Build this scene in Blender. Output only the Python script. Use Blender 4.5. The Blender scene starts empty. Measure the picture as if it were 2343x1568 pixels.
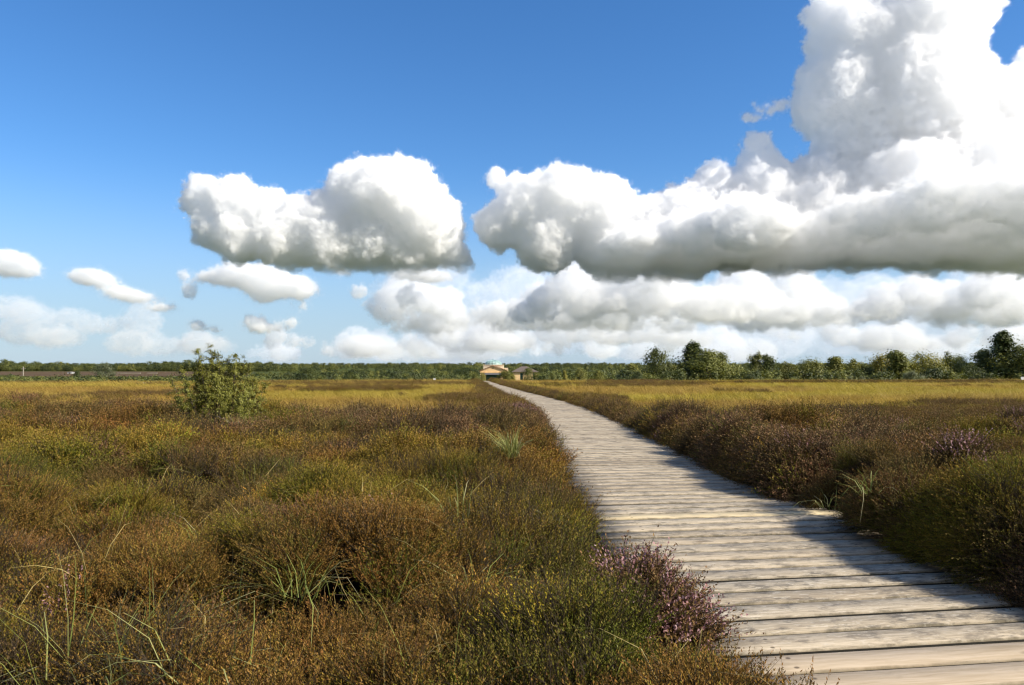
import bpy, math, random
import numpy as np
from mathutils import Vector, Matrix, Euler

C = bpy.context.scene
COL = C.collection
R = math.radians
rs = np.random.RandomState(11)

# ------------------------------------------------------------------ view
F = 1786.0           # focal length measured on the photograph (2342 px wide)
HY = 835.0           # horizon row
CX = 1171.0
H = 1.45             # eye height above the boards


def at(px, py, D):
    return Vector(((px - CX) * D / F, D, H - (py - HY) * D / F))


cam = bpy.data.cameras.new('camera')
cam_o = bpy.data.objects.new('camera', cam)
COL.objects.link(cam_o)
C.camera = cam_o
cam.sensor_width = 36
cam.lens = 36 * F / 2342
cam.clip_start = 0.05
cam.clip_end = 60000
cam_o.location = (0, 0, H)
cam_o.rotation_euler = (math.pi / 2 + math.atan((HY - 784) / F), 0, 0)

EL, AZ = R(37), R(110)
SUN_DIR = Vector((math.sin(AZ) * math.cos(EL), math.cos(AZ) * math.cos(EL), math.sin(EL)))
sun = bpy.data.lights.new('sun', 'SUN')
sun_o = bpy.data.objects.new('sun', sun)
COL.objects.link(sun_o)
sun.energy = 5.0
sun.angle = R(0.5)
sun.color = (1, .93, .81)
sun_o.rotation_euler = SUN_DIR.to_track_quat('Z', 'Y').to_euler()

W = bpy.data.worlds.new('World')
C.world = W
W.use_nodes = True
wn = W.node_tree
bg = wn.nodes['Background']
sky = wn.nodes.new('ShaderNodeTexSky')
sky.sky_type = 'NISHITA'
sky.sun_disc = False
sky.sun_elevation = EL
sky.sun_rotation = AZ
sky.air_density = 1.0
sky.dust_density = 0.2
sky.ozone_density = 3.0
hs = wn.nodes.new('ShaderNodeHueSaturation')
hs.inputs['Saturation'].default_value = 1.14
tintn = wn.nodes.new('ShaderNodeMix')
tintn.data_type = 'RGBA'
tintn.blend_type = 'MULTIPLY'
tintn.inputs[0].default_value = 1
tintn.inputs[7].default_value = (.80, .93, 1.10, 1)
wn.links.new(sky.outputs[0], tintn.inputs[6])
wn.links.new(tintn.outputs[2], hs.inputs['Color'])
# pale humid air low over the horizon
geo = wn.nodes.new('ShaderNodeTexCoord')
sepz = wn.nodes.new('ShaderNodeSeparateXYZ')
wn.links.new(geo.outputs['Generated'], sepz.inputs[0])
hz = wn.nodes.new('ShaderNodeMapRange')
hz.interpolation_type = 'SMOOTHERSTEP'
hz.inputs['From Min'].default_value = -.02
hz.inputs['From Max'].default_value = .27
hz.inputs['To Min'].default_value = .80
hz.inputs['To Max'].default_value = 0
wn.links.new(sepz.outputs[2], hz.inputs['Value'])
hm = wn.nodes.new('ShaderNodeMix')
hm.data_type = 'RGBA'
wn.links.new(hz.outputs[0], hm.inputs[0])
wn.links.new(hs.outputs[0], hm.inputs[6])
hm.inputs[7].default_value = (2.9, 3.85, 4.9, 1)
# unseen broken cloud added to the sky behind the viewer for whiter fill light
cn = wn.nodes.new('ShaderNodeTexNoise')
cn.inputs['Scale'].default_value = 2.6
cn.inputs['Detail'].default_value = 6
wn.links.new(geo.outputs['Generated'], cn.inputs['Vector'])
cr = wn.nodes.new('ShaderNodeMapRange')
cr.interpolation_type = 'SMOOTHSTEP'
cr.inputs['From Min'].default_value = .42
cr.inputs['From Max'].default_value = .56
wn.links.new(cn.outputs[0], cr.inputs['Value'])
by = wn.nodes.new('ShaderNodeMapRange')
by.interpolation_type = 'SMOOTHSTEP'
by.inputs['From Min'].default_value = .02
by.inputs['From Max'].default_value = -.35
wn.links.new(sepz.outputs[1], by.inputs['Value'])
cm = wn.nodes.new('ShaderNodeMath')
cm.operation = 'MULTIPLY'
wn.links.new(cr.outputs[0], cm.inputs[0])
wn.links.new(by.outputs[0], cm.inputs[1])
hm2 = wn.nodes.new('ShaderNodeMix')
hm2.data_type = 'RGBA'
wn.links.new(cm.outputs[0], hm2.inputs[0])
wn.links.new(hm.outputs[2], hm2.inputs[6])
hm2.inputs[7].default_value = (3.2, 3.15, 3.05, 1)
wn.links.new(hm2.outputs[2], bg.inputs[0])
bg.inputs[1].default_value = .10
C.view_settings.view_transform = 'Standard'
C.view_settings.look = 'None'
C.view_settings.exposure = 0.6
C.view_settings.gamma = 1
C.cycles.volume_bounces = 30
C.cycles.max_bounces = 30
C.cycles.use_adaptive_sampling = True
C.cycles.adaptive_threshold = .02
C.cycles.diffuse_bounces = 3
C.cycles.glossy_bounces = 2
C.cycles.transmission_bounces = 4
C.cycles.transparent_max_bounces = 8
C.cycles.filter_width = 1.25
C.cycles.volume_step_rate = 2.0
C.cycles.volume_max_steps = 256


# ------------------------------------------------------------------ noise in numpy
_perm = np.random.RandomState(3).rand(256, 256)


def vnoise(x, y, s, off=0):
    x = np.asarray(x, float) / s + 31.7 * off + 1000
    y = np.asarray(y, float) / s + 17.3 * off + 1000
    xi = np.floor(x).astype(int)
    yi = np.floor(y).astype(int)
    fx = x - xi
    fy = y - yi
    fx = fx * fx * (3 - 2 * fx)
    fy = fy * fy * (3 - 2 * fy)
    g = lambda a, b: _perm[a & 255, b & 255]
    return (g(xi, yi) * (1 - fx) + g(xi + 1, yi) * fx) * (1 - fy) + (g(xi, yi + 1) * (1 - fx) + g(xi + 1, yi + 1) * fx) * fy


def fbm(x, y, s, off=0, o=4):
    t, a, n = 0, .5, 0
    for k in range(o):
        t = t + a * vnoise(x, y, s / 2 ** k, off + k * 5)
        n += a
        a *= .5
    return t / n


def sstep(a, b, x):
    t = np.clip((np.asarray(x, float) - a) / (b - a), 0, 1)
    return t * t * (3 - 2 * t)


# ------------------------------------------------------------------ the path in plan
PY = np.array([-6, 0, 2, 4, 6, 8, 12, 20, 25, 30, 35, 41, 50, 60, 75, 95, 130, 240.])
PX = np.array([3.9, 2.75, 2.42, 2.12, 1.97, 1.92, 1.88, 1.86, 1.72, 1.35, .85, .25, -.55, -1.35, -2.6, -4.2, -5.5, -5.7])
PW = np.array([1.22, 1.22, 1.22, 1.22, 1.22, 1.22, 1.2, 1.18, 1.16, 1.14, 1.08, 1.0, .88, .72, .7, .7, .9, 1.0])
_yy = np.linspace(-6, 240, 2000)
_k = np.exp(-0.5 * (np.arange(-20, 21) / 8.0) ** 2)
_k /= _k.sum()
_px = np.convolve(np.pad(np.interp(_yy, PY, PX), 20, mode='edge'), _k, 'valid')


def path_x(y):
    return np.interp(y, _yy, _px)


def path_w(y):
    return np.interp(y, PY, PW)


def edge_d(x):      # how far away the raised bog ends
    return 74 + 5 * (vnoise(x, x * 0, 25, 9) - .5) - 10 * sstep(-12, -40, x)


def zg(x, y):
    x = np.asarray(x, float)
    y = np.asarray(y, float)
    z = -.16 - .1 * sstep(25, 75, y)
    e = edge_d(x)
    z = z - 3.3 * sstep(0, 38, y - e)
    z = z + 4.4 * sstep(500, 3200, y)
    z = z + .10 * (fbm(x, y, 6, 2, 3) - .5) * sstep(14, 24, y)
    inside = np.clip(1.5 - np.abs(x - path_x(y)), 0, .4) / .4
    z = z - .06 * inside * (y < 80)
    return z


def path_z(y):
    y = np.asarray(y, float)
    return -.09 * sstep(25, 75, y) - 3.2 * sstep(0, 40, y - 74)


# ------------------------------------------------------------------ helpers
def link(o, parent=None, label=None, cat=None, group=None, kind=None):
    if o.name not in COL.objects:
        COL.objects.link(o)
    if parent is not None:
        o.parent = parent
    if label:
        o['label'] = label
    if cat:
        o['category'] = cat
    if group:
        o['group'] = group
    if kind:
        o['kind'] = kind
    return o


class MB:
    """collects faces for one mesh"""

    def __init__(s):
        s.v = []
        s.f = []
        s.a = []        # optional per-vertex value
        s.m = []

    def add(s, vs, fs, a=0.0, m=0):
        n = len(s.v)
        s.v.extend(tuple(v) for v in vs)
        s.f.extend(tuple(i + n for i in f) for f in fs)
        s.a.extend(a if isinstance(a, (list, tuple)) else [a] * len(vs))
        s.m.extend([m] * len(fs))

    def box(s, c, d, rz=0.0, a=0.0, m=0):
        c = Vector(c)
        q = Matrix.Rotation(rz, 3, 'Z')
        vs = [c + q @ Vector((sx * d[0] / 2, sy * d[1] / 2, sz * d[2] / 2)) for sx in (-1, 1) for sy in (-1, 1) for sz in (-1, 1)]
        s.add(vs, [(0, 1, 3, 2), (4, 6, 7, 5), (0, 4, 5, 1), (2, 3, 7, 6), (0, 2, 6, 4), (1, 5, 7, 3)], a, m)

    def prism(s, poly, y0, y1, a=0.0, m=0):   # polygon in x,z extruded in y
        n = len(poly)
        vs = [(x, y0, z) for x, z in poly] + [(x, y1, z) for x, z in poly]
        fs = [tuple(range(n)), tuple(range(2 * n - 1, n - 1, -1))]
        fs += [((i + 1) % n, i, i + n, (i + 1) % n + n) for i in range(n)]
        s.add(vs, fs, a, m)

    def tube(s, pts, rad, n=6, a=0.0, m=0):
        pts = [Vector(p) for p in pts]
        vs, fs = [], []
        for i, p in enumerate(pts):
            d = (pts[min(i + 1, len(pts) - 1)] - pts[max(i - 1, 0)]).normalized()
            u = d.cross(Vector((.3, 1, .1))).normalized()
            w = d.cross(u)
            r = rad[i] if isinstance(rad, (list, tuple)) else rad
            for k in range(n):
                t = 2 * math.pi * k / n
                vs.append(p + (u * math.cos(t) + w * math.sin(t)) * r)
        for i in range(len(pts) - 1):
            for k in range(n):
                fs.append((i * n + k, i * n + (k + 1) % n, (i + 1) * n + (k + 1) % n, (i + 1) * n + k))
        fs.append(tuple(range((len(pts) - 1) * n, len(pts) * n)))
        s.add(vs, fs, a, m)

    def mesh(s, name, mats, smooth=False, attr='val'):
        me = bpy.data.meshes.new(name)
        me.from_pydata(s.v, [], s.f)
        for m in (mats if isinstance(mats, (list, tuple)) else [mats]):
            me.materials.append(m)
        if max(s.m or [0]) > 0:
            me.polygons.foreach_set('material_index', s.m)
        at_ = me.attributes.new(attr, 'FLOAT', 'POINT')
        at_.data.foreach_set('value', s.a)
        if smooth:
            me.polygons.foreach_set('use_smooth', [True] * len(me.polygons))
        me.update()
        return me

    def build(s, name, mats, parent=None, smooth=False, **k):
        return link(bpy.data.objects.new(name, s.mesh(name, mats, smooth)), parent, **k)


def np_mesh(name, v, faces, mats, attrs=None, mat_idx=None):
    """v (n,3); faces: list of (m,k) arrays"""
    me = bpy.data.meshes.new(name)
    me.vertices.add(len(v))
    me.vertices.foreach_set('co', np.asarray(v, np.float32).ravel())
    nl = sum(f.size for f in faces)
    npoly = sum(len(f) for f in faces)
    me.loops.add(nl)
    me.polygons.add(npoly)
    me.loops.foreach_set('vertex_index', np.concatenate([f.ravel() for f in faces]).astype(np.int32))
    tot = np.concatenate([np.full(len(f), f.shape[1]) for f in faces])
    st = np.concatenate([[0], np.cumsum(tot)[:-1]])
    me.polygons.foreach_set('loop_start', st.astype(np.int32))
    for m in (mats if isinstance(mats, (list, tuple)) else [mats]):
        me.materials.append(m)
    for k, a in (attrs or {}).items():
        a = np.asarray(a, np.float32)
        if a.ndim == 1:
            t = me.attributes.new(k, 'FLOAT', 'POINT')
            t.data.foreach_set('value', a)
        else:
            t = me.attributes.new(k, 'FLOAT_VECTOR', 'POINT')
            t.data.foreach_set('vector', a.ravel())
    me.update(calc_edges=True)
    me.validate()
    return me


def empty(name, loc, **k):
    o = bpy.data.objects.new(name, None)
    o.location = loc
    return link(o, **k)


# ------------------------------------------------------------------ material helpers
class NT:
    def __init__(s, name, rough=.8, spec=.2):
        s.m = bpy.data.materials.new(name)
        s.m.use_nodes = True
        s.t = s.m.node_tree
        s.b = s.t.nodes['Principled BSDF']
        s.b.inputs['Roughness'].default_value = rough
        s.b.inputs['Specular IOR Level'].default_value = spec

    def n(s, typ, **k):
        n = s.t.nodes.new('ShaderNode' + typ)
        for a, b in k.items():
            setattr(n, a, b)
        return n

    def l(s, a, b):
        s.t.links.new(a, b)

    def set(s, node, name, v):
        i = node.inputs[name]
        if hasattr(v, 'is_output'):
            s.l(v, i)
        else:
            i.default_value = v

    def math(s, op, a, b=None, c=None, clamp=False):
        n = s.n('Math', operation=op, use_clamp=clamp)
        for i, v in enumerate((a, b, c)):
            if v is not None:
                s.set(n, i, v)
        return n.outputs[0]

    def noise(s, vec, scale, detail=4, rough=.55, dim='3D'):
        n = s.n('TexNoise', noise_dimensions=dim)
        n.inputs['Scale'].default_value = scale
        n.inputs['Detail'].default_value = detail
        n.inputs['Roughness'].default_value = rough
        if vec is not None:
            s.l(vec, n.inputs['Vector'])
        return n.outputs[0]

    def mapping(s, vec, scale=(1, 1, 1), loc=(0, 0, 0)):
        n = s.n('Mapping')
        s.l(vec, n.inputs[0])
        n.inputs['Scale'].default_value = scale
        n.inputs['Location'].default_value = loc
        return n.outputs[0]

    def ramp(s, fac, stops, interp='LINEAR'):
        n = s.n('ValToRGB')
        cr = n.color_ramp
        cr.interpolation = interp
        while len(cr.elements) < len(stops):
            cr.elements.new(.5)
        for e, (p, c) in zip(cr.elements, stops):
            e.position = p
            e.color = c if len(c) == 4 else (*c, 1)
        s.l(fac, n.inputs[0])
        return n.outputs[0]

    def mix(s, fac, a, b, blend='MIX'):
        n = s.n('Mix', data_type='RGBA', blend_type=blend)
        s.set(n, 0, fac)
        for i, v in ((6, a), (7, b)):
            if isinstance(v, tuple):
                v = v if len(v) == 4 else (*v, 1)
            s.set(n, i, v)
        return n.outputs[2]

    def attr(s, name, inst=False):
        n = s.n('Attribute', attribute_name=name)
        if inst:
            n.attribute_type = 'INSTANCER'
        return n

    def color(s, c):
        if isinstance(c, tuple):
            s.b.inputs['Base Color'].default_value = c if len(c) == 4 else (*c, 1)
        else:
            s.l(c, s.b.inputs['Base Color'])

    def bump(s, h, strength=.4, dist=.01):
        n = s.n('Bump')
        n.inputs['Strength'].default_value = strength
        n.inputs['Distance'].default_value = dist
        s.l(h, n.inputs['Height'])
        s.l(n.outputs[0], s.b.inputs['Normal'])

    def obj(s):
        return s.n('TexCoord').outputs['Object']

    def pos(s):
        return s.n('NewGeometry').outputs['Position']


def leafy(name, ramp, trans=.25, rough=.55, spec=.3, inst_col=False, tip=None):
    """foliage: value 'val' on the mesh picks a tone inside the ramp; a little light passes through"""
    t = NT(name, rough, spec)
    a = t.attr('val').outputs['Fac']
    col = t.ramp(a, ramp)
    oi = t.n('ObjectInfo')
    hsv = t.n('HueSaturation')
    t.l(col, hsv.inputs['Color'])
    t.l(t.math('MULTIPLY_ADD', oi.outputs['Random'], .7, .68), hsv.inputs['Value'])
    t.l(t.math('MULTIPLY_ADD', oi.outputs['Random'], -.03, .515), hsv.inputs['Hue'])
    col = hsv.outputs[0]
    t.color(col)
    if trans:
        tr = t.n('BsdfTranslucent')
        t.l(t.mix(1.0, col, (1.5, 1.4, .6), 'MULTIPLY'), tr.inputs[0])
        mx = t.n('MixShader')
        mx.inputs[0].default_value = trans
        t.l(t.b.outputs[0], mx.inputs[1])
        t.l(tr.outputs[0], mx.inputs[2])
        t.l(mx.outputs[0], t.t.nodes['Material Output'].inputs[0])
    return t.m


# ------------------------------------------------------------------ instancing of ground cover (kind: stuff)
SRC = {}


def source_collection(name, meshes):
    c = bpy.data.collections.new(name)
    for i, me in enumerate(meshes):
        o = bpy.data.objects.new('%s_%02d' % (name, i), me)
        c.objects.link(o)
    return c


def scatter(name, pts, rot, scl, vi, col, coll, label, cat):
    me = bpy.data.meshes.new(name)
    me.vertices.add(len(pts))
    me.vertices.foreach_set('co', np.asarray(pts, np.float32).ravel())
    for k, a, ty, fld in (('rot', rot, 'FLOAT_VECTOR', 'vector'), ('scl', scl, 'FLOAT_VECTOR', 'vector'), ('tint', col, 'FLOAT_VECTOR', 'vector'), ('vi', vi, 'INT', 'value')):
        at_ = me.attributes.new(k, ty, 'POINT')
        at_.data.foreach_set(fld, np.asarray(a).ravel().astype(np.int32 if ty == 'INT' else np.float32))
    o = bpy.data.objects.new(name, me)
    link(o, kind='stuff', label=label, cat=cat)
    ng = bpy.data.node_groups.new(name, 'GeometryNodeTree')
    ng.interface.new_socket('Geometry', in_out='INPUT', socket_type='NodeSocketGeometry')
    ng.interface.new_socket('Geometry', in_out='OUTPUT', socket_type='NodeSocketGeometry')
    N, L = ng.nodes, ng.links.new
    gi, go = N.new('NodeGroupInput'), N.new('NodeGroupOutput')
    ci = N.new('GeometryNodeCollectionInfo')
    ci.inputs['Collection'].default_value = coll
    ci.inputs['Separate Children'].default_value = True
    ci.inputs['Reset Children'].default_value = True
    ip = N.new('GeometryNodeInstanceOnPoints')
    ip.inputs['Pick Instance'].default_value = True

    def na(nm, ty):
        n = N.new('GeometryNodeInputNamedAttribute')
        n.data_type = ty
        n.inputs['Name'].default_value = nm
        return [s for s in n.outputs if s.enabled and s.name == 'Attribute'][0]
    L(gi.outputs[0], ip.inputs['Points'])
    L(ci.outputs[0], ip.inputs['Instance'])
    L(na('vi', 'INT'), ip.inputs['Instance Index'])
    e2r = N.new('FunctionNodeEulerToRotation')
    L(na('rot', 'FLOAT_VECTOR'), e2r.inputs[0])
    L(e2r.outputs[0], ip.inputs['Rotation'])
    L(na('scl', 'FLOAT_VECTOR'), ip.inputs['Scale'])
    L(ip.outputs[0], go.inputs[0])
    md = o.modifiers.new('scatter', 'NODES')
    md.node_group = ng
    return o

# ------------------------------------------------------------------ clouds: real volumes lit by the sun and the sky
def cloud_material(name, rho):
    m = bpy.data.materials.new(name)
    m.use_nodes = True
    n = m.node_tree
    n.nodes.clear()
    out = n.nodes.new('ShaderNodeOutputMaterial')
    v = n.nodes.new('ShaderNodeVolumePrincipled')
    v.inputs['Density'].default_value = rho
    v.inputs['Color'].default_value = (1, 1, 1, 1)
    v.inputs['Anisotropy'].default_value = 0.0
    n.links.new(v.outputs[0], out.inputs['Volume'])
    return m


def cloud(blobs, D, rho, amp, scale, vox, label, base=None, basesoft=14, depth=1.0, seed=0, soft=3, k=30, ba=1.5, na=1.5, det=5, vy=1.5, shell=4, heart=.32, wisp=8):
    """a cloud of merged puffs (centres and radii in metres at distance D) roughened by fractal noise"""
    u = D / F
    lo = Vector((1e9,) * 3)
    hi = -lo
    bl = []
    for b in blobs:
        x, y, r = b[:3]
        ry = b[3] if len(b) > 3 else r
        dd = b[4] if len(b) > 4 else 0
        c = at(x, y, D)
        c.y += dd * u
        rr = Vector((r * u, max(r, ry) * u * depth, ry * u))
        bl.append((c, rr))
        for i in range(3):
            lo[i] = min(lo[i], c[i] - rr[i] - amp * u * .8)
            hi[i] = max(hi[i], c[i] + rr[i] + amp * u * .8)
    zb = None
    if base is not None:
        zb = at(0, base, D).z
        lo.z = max(lo.z, zb - basesoft * u * 1.5)
    # nothing is needed far outside the picture
    lo.x = max(lo.x, at(-260, 0, D).x)
    hi.x = min(hi.x, at(2620, 0, D).x)
    hi.z = min(hi.z, at(0, -200, D).z)
    vx = vox * u
    res = [max(4, int((hi[i] - lo[i]) / (vx * (vy if i == 1 else 1)))) for i in range(3)]
    print('cloud', label[:30], res, round(res[0] * res[1] * res[2] / 1e6, 2))
    ng = bpy.data.node_groups.new('cloud', 'GeometryNodeTree')
    ng.interface.new_socket('Geometry', in_out='OUTPUT', socket_type='NodeSocketGeometry')
    N, L = ng.nodes, ng.links.new

    def M(op, a, b=None, c=None):
        n = N.new('ShaderNodeMath')
        n.operation = op
        for i, v in enumerate((a, b, c)):
            if v is None:
                continue
            if isinstance(v, (int, float)):
                n.inputs[i].default_value = v
            else:
                L(v, n.inputs[i])
        return n.outputs[0]

    def V(op, a, b=None):
        n = N.new('ShaderNodeVectorMath')
        n.operation = op
        for i, v in enumerate((a, b)):
            if v is None:
                continue
            if isinstance(v, (tuple, Vector)):
                n.inputs[i].default_value = v
            else:
                L(v, n.inputs[i])
        return n.outputs['Value' if op == 'LENGTH' else 'Vector']
    pos = N.new('GeometryNodeInputPosition').outputs[0]
    off = (seed * 1371.3, seed * 717.7, seed * 931.1)

    def noise(vec, sc, detail, rough):
        n = N.new('ShaderNodeTexNoise')
        n.inputs['Scale'].default_value = sc
        n.inputs['Detail'].default_value = detail
        n.inputs['Roughness'].default_value = rough
        L(V('ADD', vec, Vector(off)), n.inputs['Vector'])
        return n
    wnz = noise(pos, 1 / (scale * u * 1.5), 2, .5)
    wp = V('ADD', pos, V('MULTIPLY', V('SUBTRACT', wnz.outputs['Color'], (.5, .5, .5)), (amp * u * 1.2,) * 3))
    acc = None
    for c, rr in bl:
        d = V('MULTIPLY', V('SUBTRACT', wp, c), Vector((1 / rr.x, 1 / rr.y, 1 / rr.z)))
        rm = min(rr.x, rr.z)
        s = M('MULTIPLY_ADD', V('LENGTH', d), -rm, rm)
        acc = s if acc is None else M('SMOOTH_MAX', acc, s, k * u)
    nn = noise(pos, 1 / (scale * u * .6), 6, .68)
    nv = V('SUBTRACT', nn.outputs['Color'], (.5, .5, .5))
    vp = V('ADD', V('ADD', pos, V('MULTIPLY', nv, (scale * u * .4,) * 3)), Vector(off))
    vo = N.new('ShaderNodeTexVoronoi')
    vo.feature = 'F1'
    vo.normalize = True
    vo.inputs['Scale'].default_value = 1 / (scale * u)
    vo.inputs['Detail'].default_value = det
    vo.inputs['Roughness'].default_value = .75
    vo.inputs['Lacunarity'].default_value = 2.2
    L(vp, vo.inputs['Vector'])
    d = M('ADD', acc, M('MULTIPLY_ADD', vo.outputs['Distance'], -amp * u * ba, amp * u * ba * .3))
    d = M('ADD', d, M('MULTIPLY_ADD', nn.outputs[0], amp * u * na, -amp * u * .5 * na))
    mr = N.new('ShaderNodeMapRange')
    mr.inputs['From Min'].default_value = 0
    mr.inputs['From Max'].default_value = soft * u
    L(d, mr.inputs['Value'])
    core = N.new('ShaderNodeMapRange')      # the rim of a cumulus is crisp, its heart a little thinner
    core.inputs['From Min'].default_value = shell * u
    core.inputs['From Max'].default_value = (shell + 8) * u
    core.inputs['To Min'].default_value = 1.0
    core.inputs['To Max'].default_value = heart
    L(d, core.inputs['Value'])
    dens = M('MULTIPLY', mr.outputs[0], core.outputs[0])
    # torn, thin vapour just outside the body
    wz = noise(pos, 1 / (scale * u * .36), 5, .66)
    wd = N.new('ShaderNodeMapRange')
    wd.inputs['From Min'].default_value = -wisp * u
    wd.inputs['From Max'].default_value = wisp * .3 * u
    L(M('ADD', d, M('MULTIPLY_ADD', wz.outputs[0], wisp * u * 3.2, -wisp * u * 1.75)), wd.inputs['Value'])
    dens = M('MAXIMUM', dens, M('MULTIPLY', wd.outputs[0], .10))
    if zb is not None:
        sep = N.new('ShaderNodeSeparateXYZ')
        L(pos, sep.inputs[0])
        b = N.new('ShaderNodeMapRange')
        b.inputs['From Min'].default_value = zb - basesoft * u
        b.inputs['From Max'].default_value = zb + basesoft * u
        L(M('ADD', sep.outputs[2], M('MULTIPLY_ADD', nn.outputs[0], basesoft * u * 3, -basesoft * u * 1.5)), b.inputs['Value'])
        dens = M('MULTIPLY', dens, b.outputs[0])
    vc = N.new('GeometryNodeVolumeCube')
    L(dens, vc.inputs['Density'])
    vc.inputs['Min'].default_value = lo
    vc.inputs['Max'].default_value = hi
    for i, a in enumerate('XYZ'):
        vc.inputs['Resolution ' + a].default_value = res[i]
    sm = N.new('GeometryNodeSetMaterial')
    sm.inputs['Material'].default_value = cloud_material('cloud_vapour', rho / u)
    L(vc.outputs[0], sm.inputs[0])
    go = N.new('NodeGroupOutput')
    L(sm.outputs[0], go.inputs[0])
    o = bpy.data.objects.new('cloud', bpy.data.meshes.new('cloud'))
    link(o, kind='stuff', label=label, cat='cloud')
    o.modifiers.new('vapour', 'NODES').node_group = ng
    return o


def make_clouds():
    A = [(462, 430, 34), (440, 460, 32), (530, 455, 52), (600, 482, 54), (680, 505, 56), (750, 490, 58), (800, 430, 56), (835, 410, 46), (860, 450, 88), (920, 455, 92), (975, 515, 82), (1015, 570, 45), (1052, 598, 26),
         (550, 540, 62), (475, 525, 42), (650, 550, 70), (760, 560, 75), (860, 560, 75), (940, 580, 58)]
    cloud(A, 2500, .15, 36, 38, 2.5, 'white cumulus with two humps left of the middle', base=602, basesoft=22, seed=1, depth=1.2)
    B1 = [(1150, 515, 58), (1108, 530, 24), (1205, 475, 72), (1285, 462, 86), (1380, 480, 80), (1480, 525, 76), (1580, 500, 86), (1625, 430, 46), (1132, 412, 22), (1170, 440, 26), (1250, 555, 72), (1400, 570, 80), (1560, 570, 86), (1500, 590, 60, 45),
          (1660, 520, 100), (1560, 570, 90, 60, -120), (1440, 580, 80, 45, -110), (1650, 560, 100, 60, -200)]
    cloud(B1, 2500, .14, 39, 46, 3.4, 'left arm of the big cumulus bank right of the middle', base=624, basesoft=24, seed=2, depth=1.1)
    B2 = [(1965, 90, 106), (1905, 30, 52), (2110, 60, 140), (2225, 0, 72), (1935, 215, 112), (2100, 230, 170), (2290, 270, 120), (1990, 335, 116), (2150, 390, 160), (2330, 390, 150), (2420, 190, 100), (1890, 345, 32), (1745, 395, 56), (1742, 330, 30), (1760, 440, 80), (1640, 420, 46), (1720, 262, 15, 8), (1760, 246, 18, 9), (1785, 240, 14, 7), (2040, 420, 110), (1880, 430, 90)]
    cloud(B2, 2500, .125, 40, 46, 4.0, 'towering white cumulus at the upper right', seed=3, depth=1.0)
    B3 = [(1760, 520, 105), (1860, 500, 120), (1980, 490, 130), (2120, 490, 140), (2260, 480, 150), (2420, 470, 170), (1790, 575, 90, 50, -150), (1950, 565, 110, 60, -190), (2120, 560, 130, 66, -220), (2300, 545, 140, 80, -240), (2460, 530, 150, 80, -260),
          (1850, 555, 80, 40, -300), (1960, 530, 90, 44, -380), (2110, 545, 110, 50, -420), (2230, 500, 90, 50, -430), (2360, 520, 130, 60, -460), (1700, 590, 70, 36, -120), (2050, 440, 100, 90, -120), (2220, 420, 110, 100, -140)]
    cloud(B3, 2500, .07, 46, 56, 4.4, 'dark flat base of the big cumulus bank at the right', base=628, basesoft=26, seed=4, depth=1.1, k=40)

    def row(x0, x1, y0, y1, w0, w1, n, seed, tall=.5):
        """heaps of cumulus: puffs piled on a flat base line, higher in the middle"""
        q = random.Random(seed)
        out = []
        for i in range(n):
            xb, yb, w = q.uniform(x0, x1), q.uniform(y0, y1), q.uniform(w0, w1)
            dd = q.uniform(-60, 60)
            for j in range(q.randint(3, 6)):
                t = q.uniform(-1, 1)
                r = w * q.uniform(.2, .5) * (1 - .5 * abs(t))
                up = r * .5 + q.uniform(0, tall) * w * (1 - abs(t))
                out.append((xb + t * w, yb - up, r * 1.15, r * .95, dd + q.uniform(-.5, .5) * w))
        return out
    cloud(row(1160, 2480, 690, 740, 50, 120, 34, 3, .6) + [(935, 672, 28, 22), (965, 700, 26, 20), (1010, 708, 30, 18), (1050, 738, 30, 14)], 3600, .05, 34, 32, 3.6,
          'row of fluffy cumulus right under the big bank', base=742, basesoft=9, seed=5, vy=2)
    cloud(row(950, 2480, 705, 760, 45, 110, 40, 13, .6), 5000, .048, 32, 30, 3.8, 'farther row of cumulus under the big bank', base=762, basesoft=9, seed=15, vy=2)
    cloud(row(570, 1060, 792, 812, 24, 46, 14, 7, .6) + row(960, 2480, 770, 808, 30, 75, 44, 8, .6), 7000, .036, 22, 22, 3.2, 'small cumulus low over the horizon', base=824, basesoft=6, seed=6, vy=2.5)
    cloud(row(600, 2480, 806, 826, 40, 90, 34, 18, .35), 9000, .022, 18, 18, 3.4, 'pale distant cloud hugging the horizon', seed=16, vy=3)
    cloud(row(960, 2540, 690, 835, 90, 200, 50, 28, .4), 10000, .0105, 30, 40, 5.0, 'thin white veil of cloud low in the sky from the middle to the right', seed=17, vy=3, wisp=24)
    E = [(35, 605, 40, 26), (5, 600, 40, 28), (60, 618, 24, 12), (195, 632, 36, 18), (230, 640, 30, 15), (270, 668, 30, 12), (310, 680, 34, 11), (370, 704, 24, 9)]
    cloud(E, 3500, .07, 18, 22, 2.6, 'small puffs of cloud at the left edge', seed=7, vy=2)
    G = [(480, 635, 32, 16), (540, 628, 50, 28), (600, 640, 55, 34), (660, 655, 50, 26), (700, 665, 24, 13), (605, 672, 34, 22), (820, 666, 18, 18), (690, 702, 12, 9), (450, 746, 18, 12), (492, 754, 10, 7), (580, 738, 22, 18), (605, 750, 28, 9),
         (775, 617, 18, 10), (432, 665, 18, 18), (417, 628, 12, 12), (665, 738, 16, 11), (950, 628, 50, 14), (1005, 634, 26, 10)]
    cloud(G, 3500, .07, 20, 24, 2.6, 'ragged small clouds below the two-humped cumulus', seed=8, vy=2)
    K = row(-60, 130, 715, 735, 40, 70, 4, 51, .3) + row(60, 330, 735, 760, 40, 70, 6, 52, .35) + row(-60, 260, 768, 790, 40, 80, 6, 53, .25) + row(260, 480, 795, 806, 40, 70, 6, 54, .3) + [(40, 690, 26, 11)]
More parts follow.
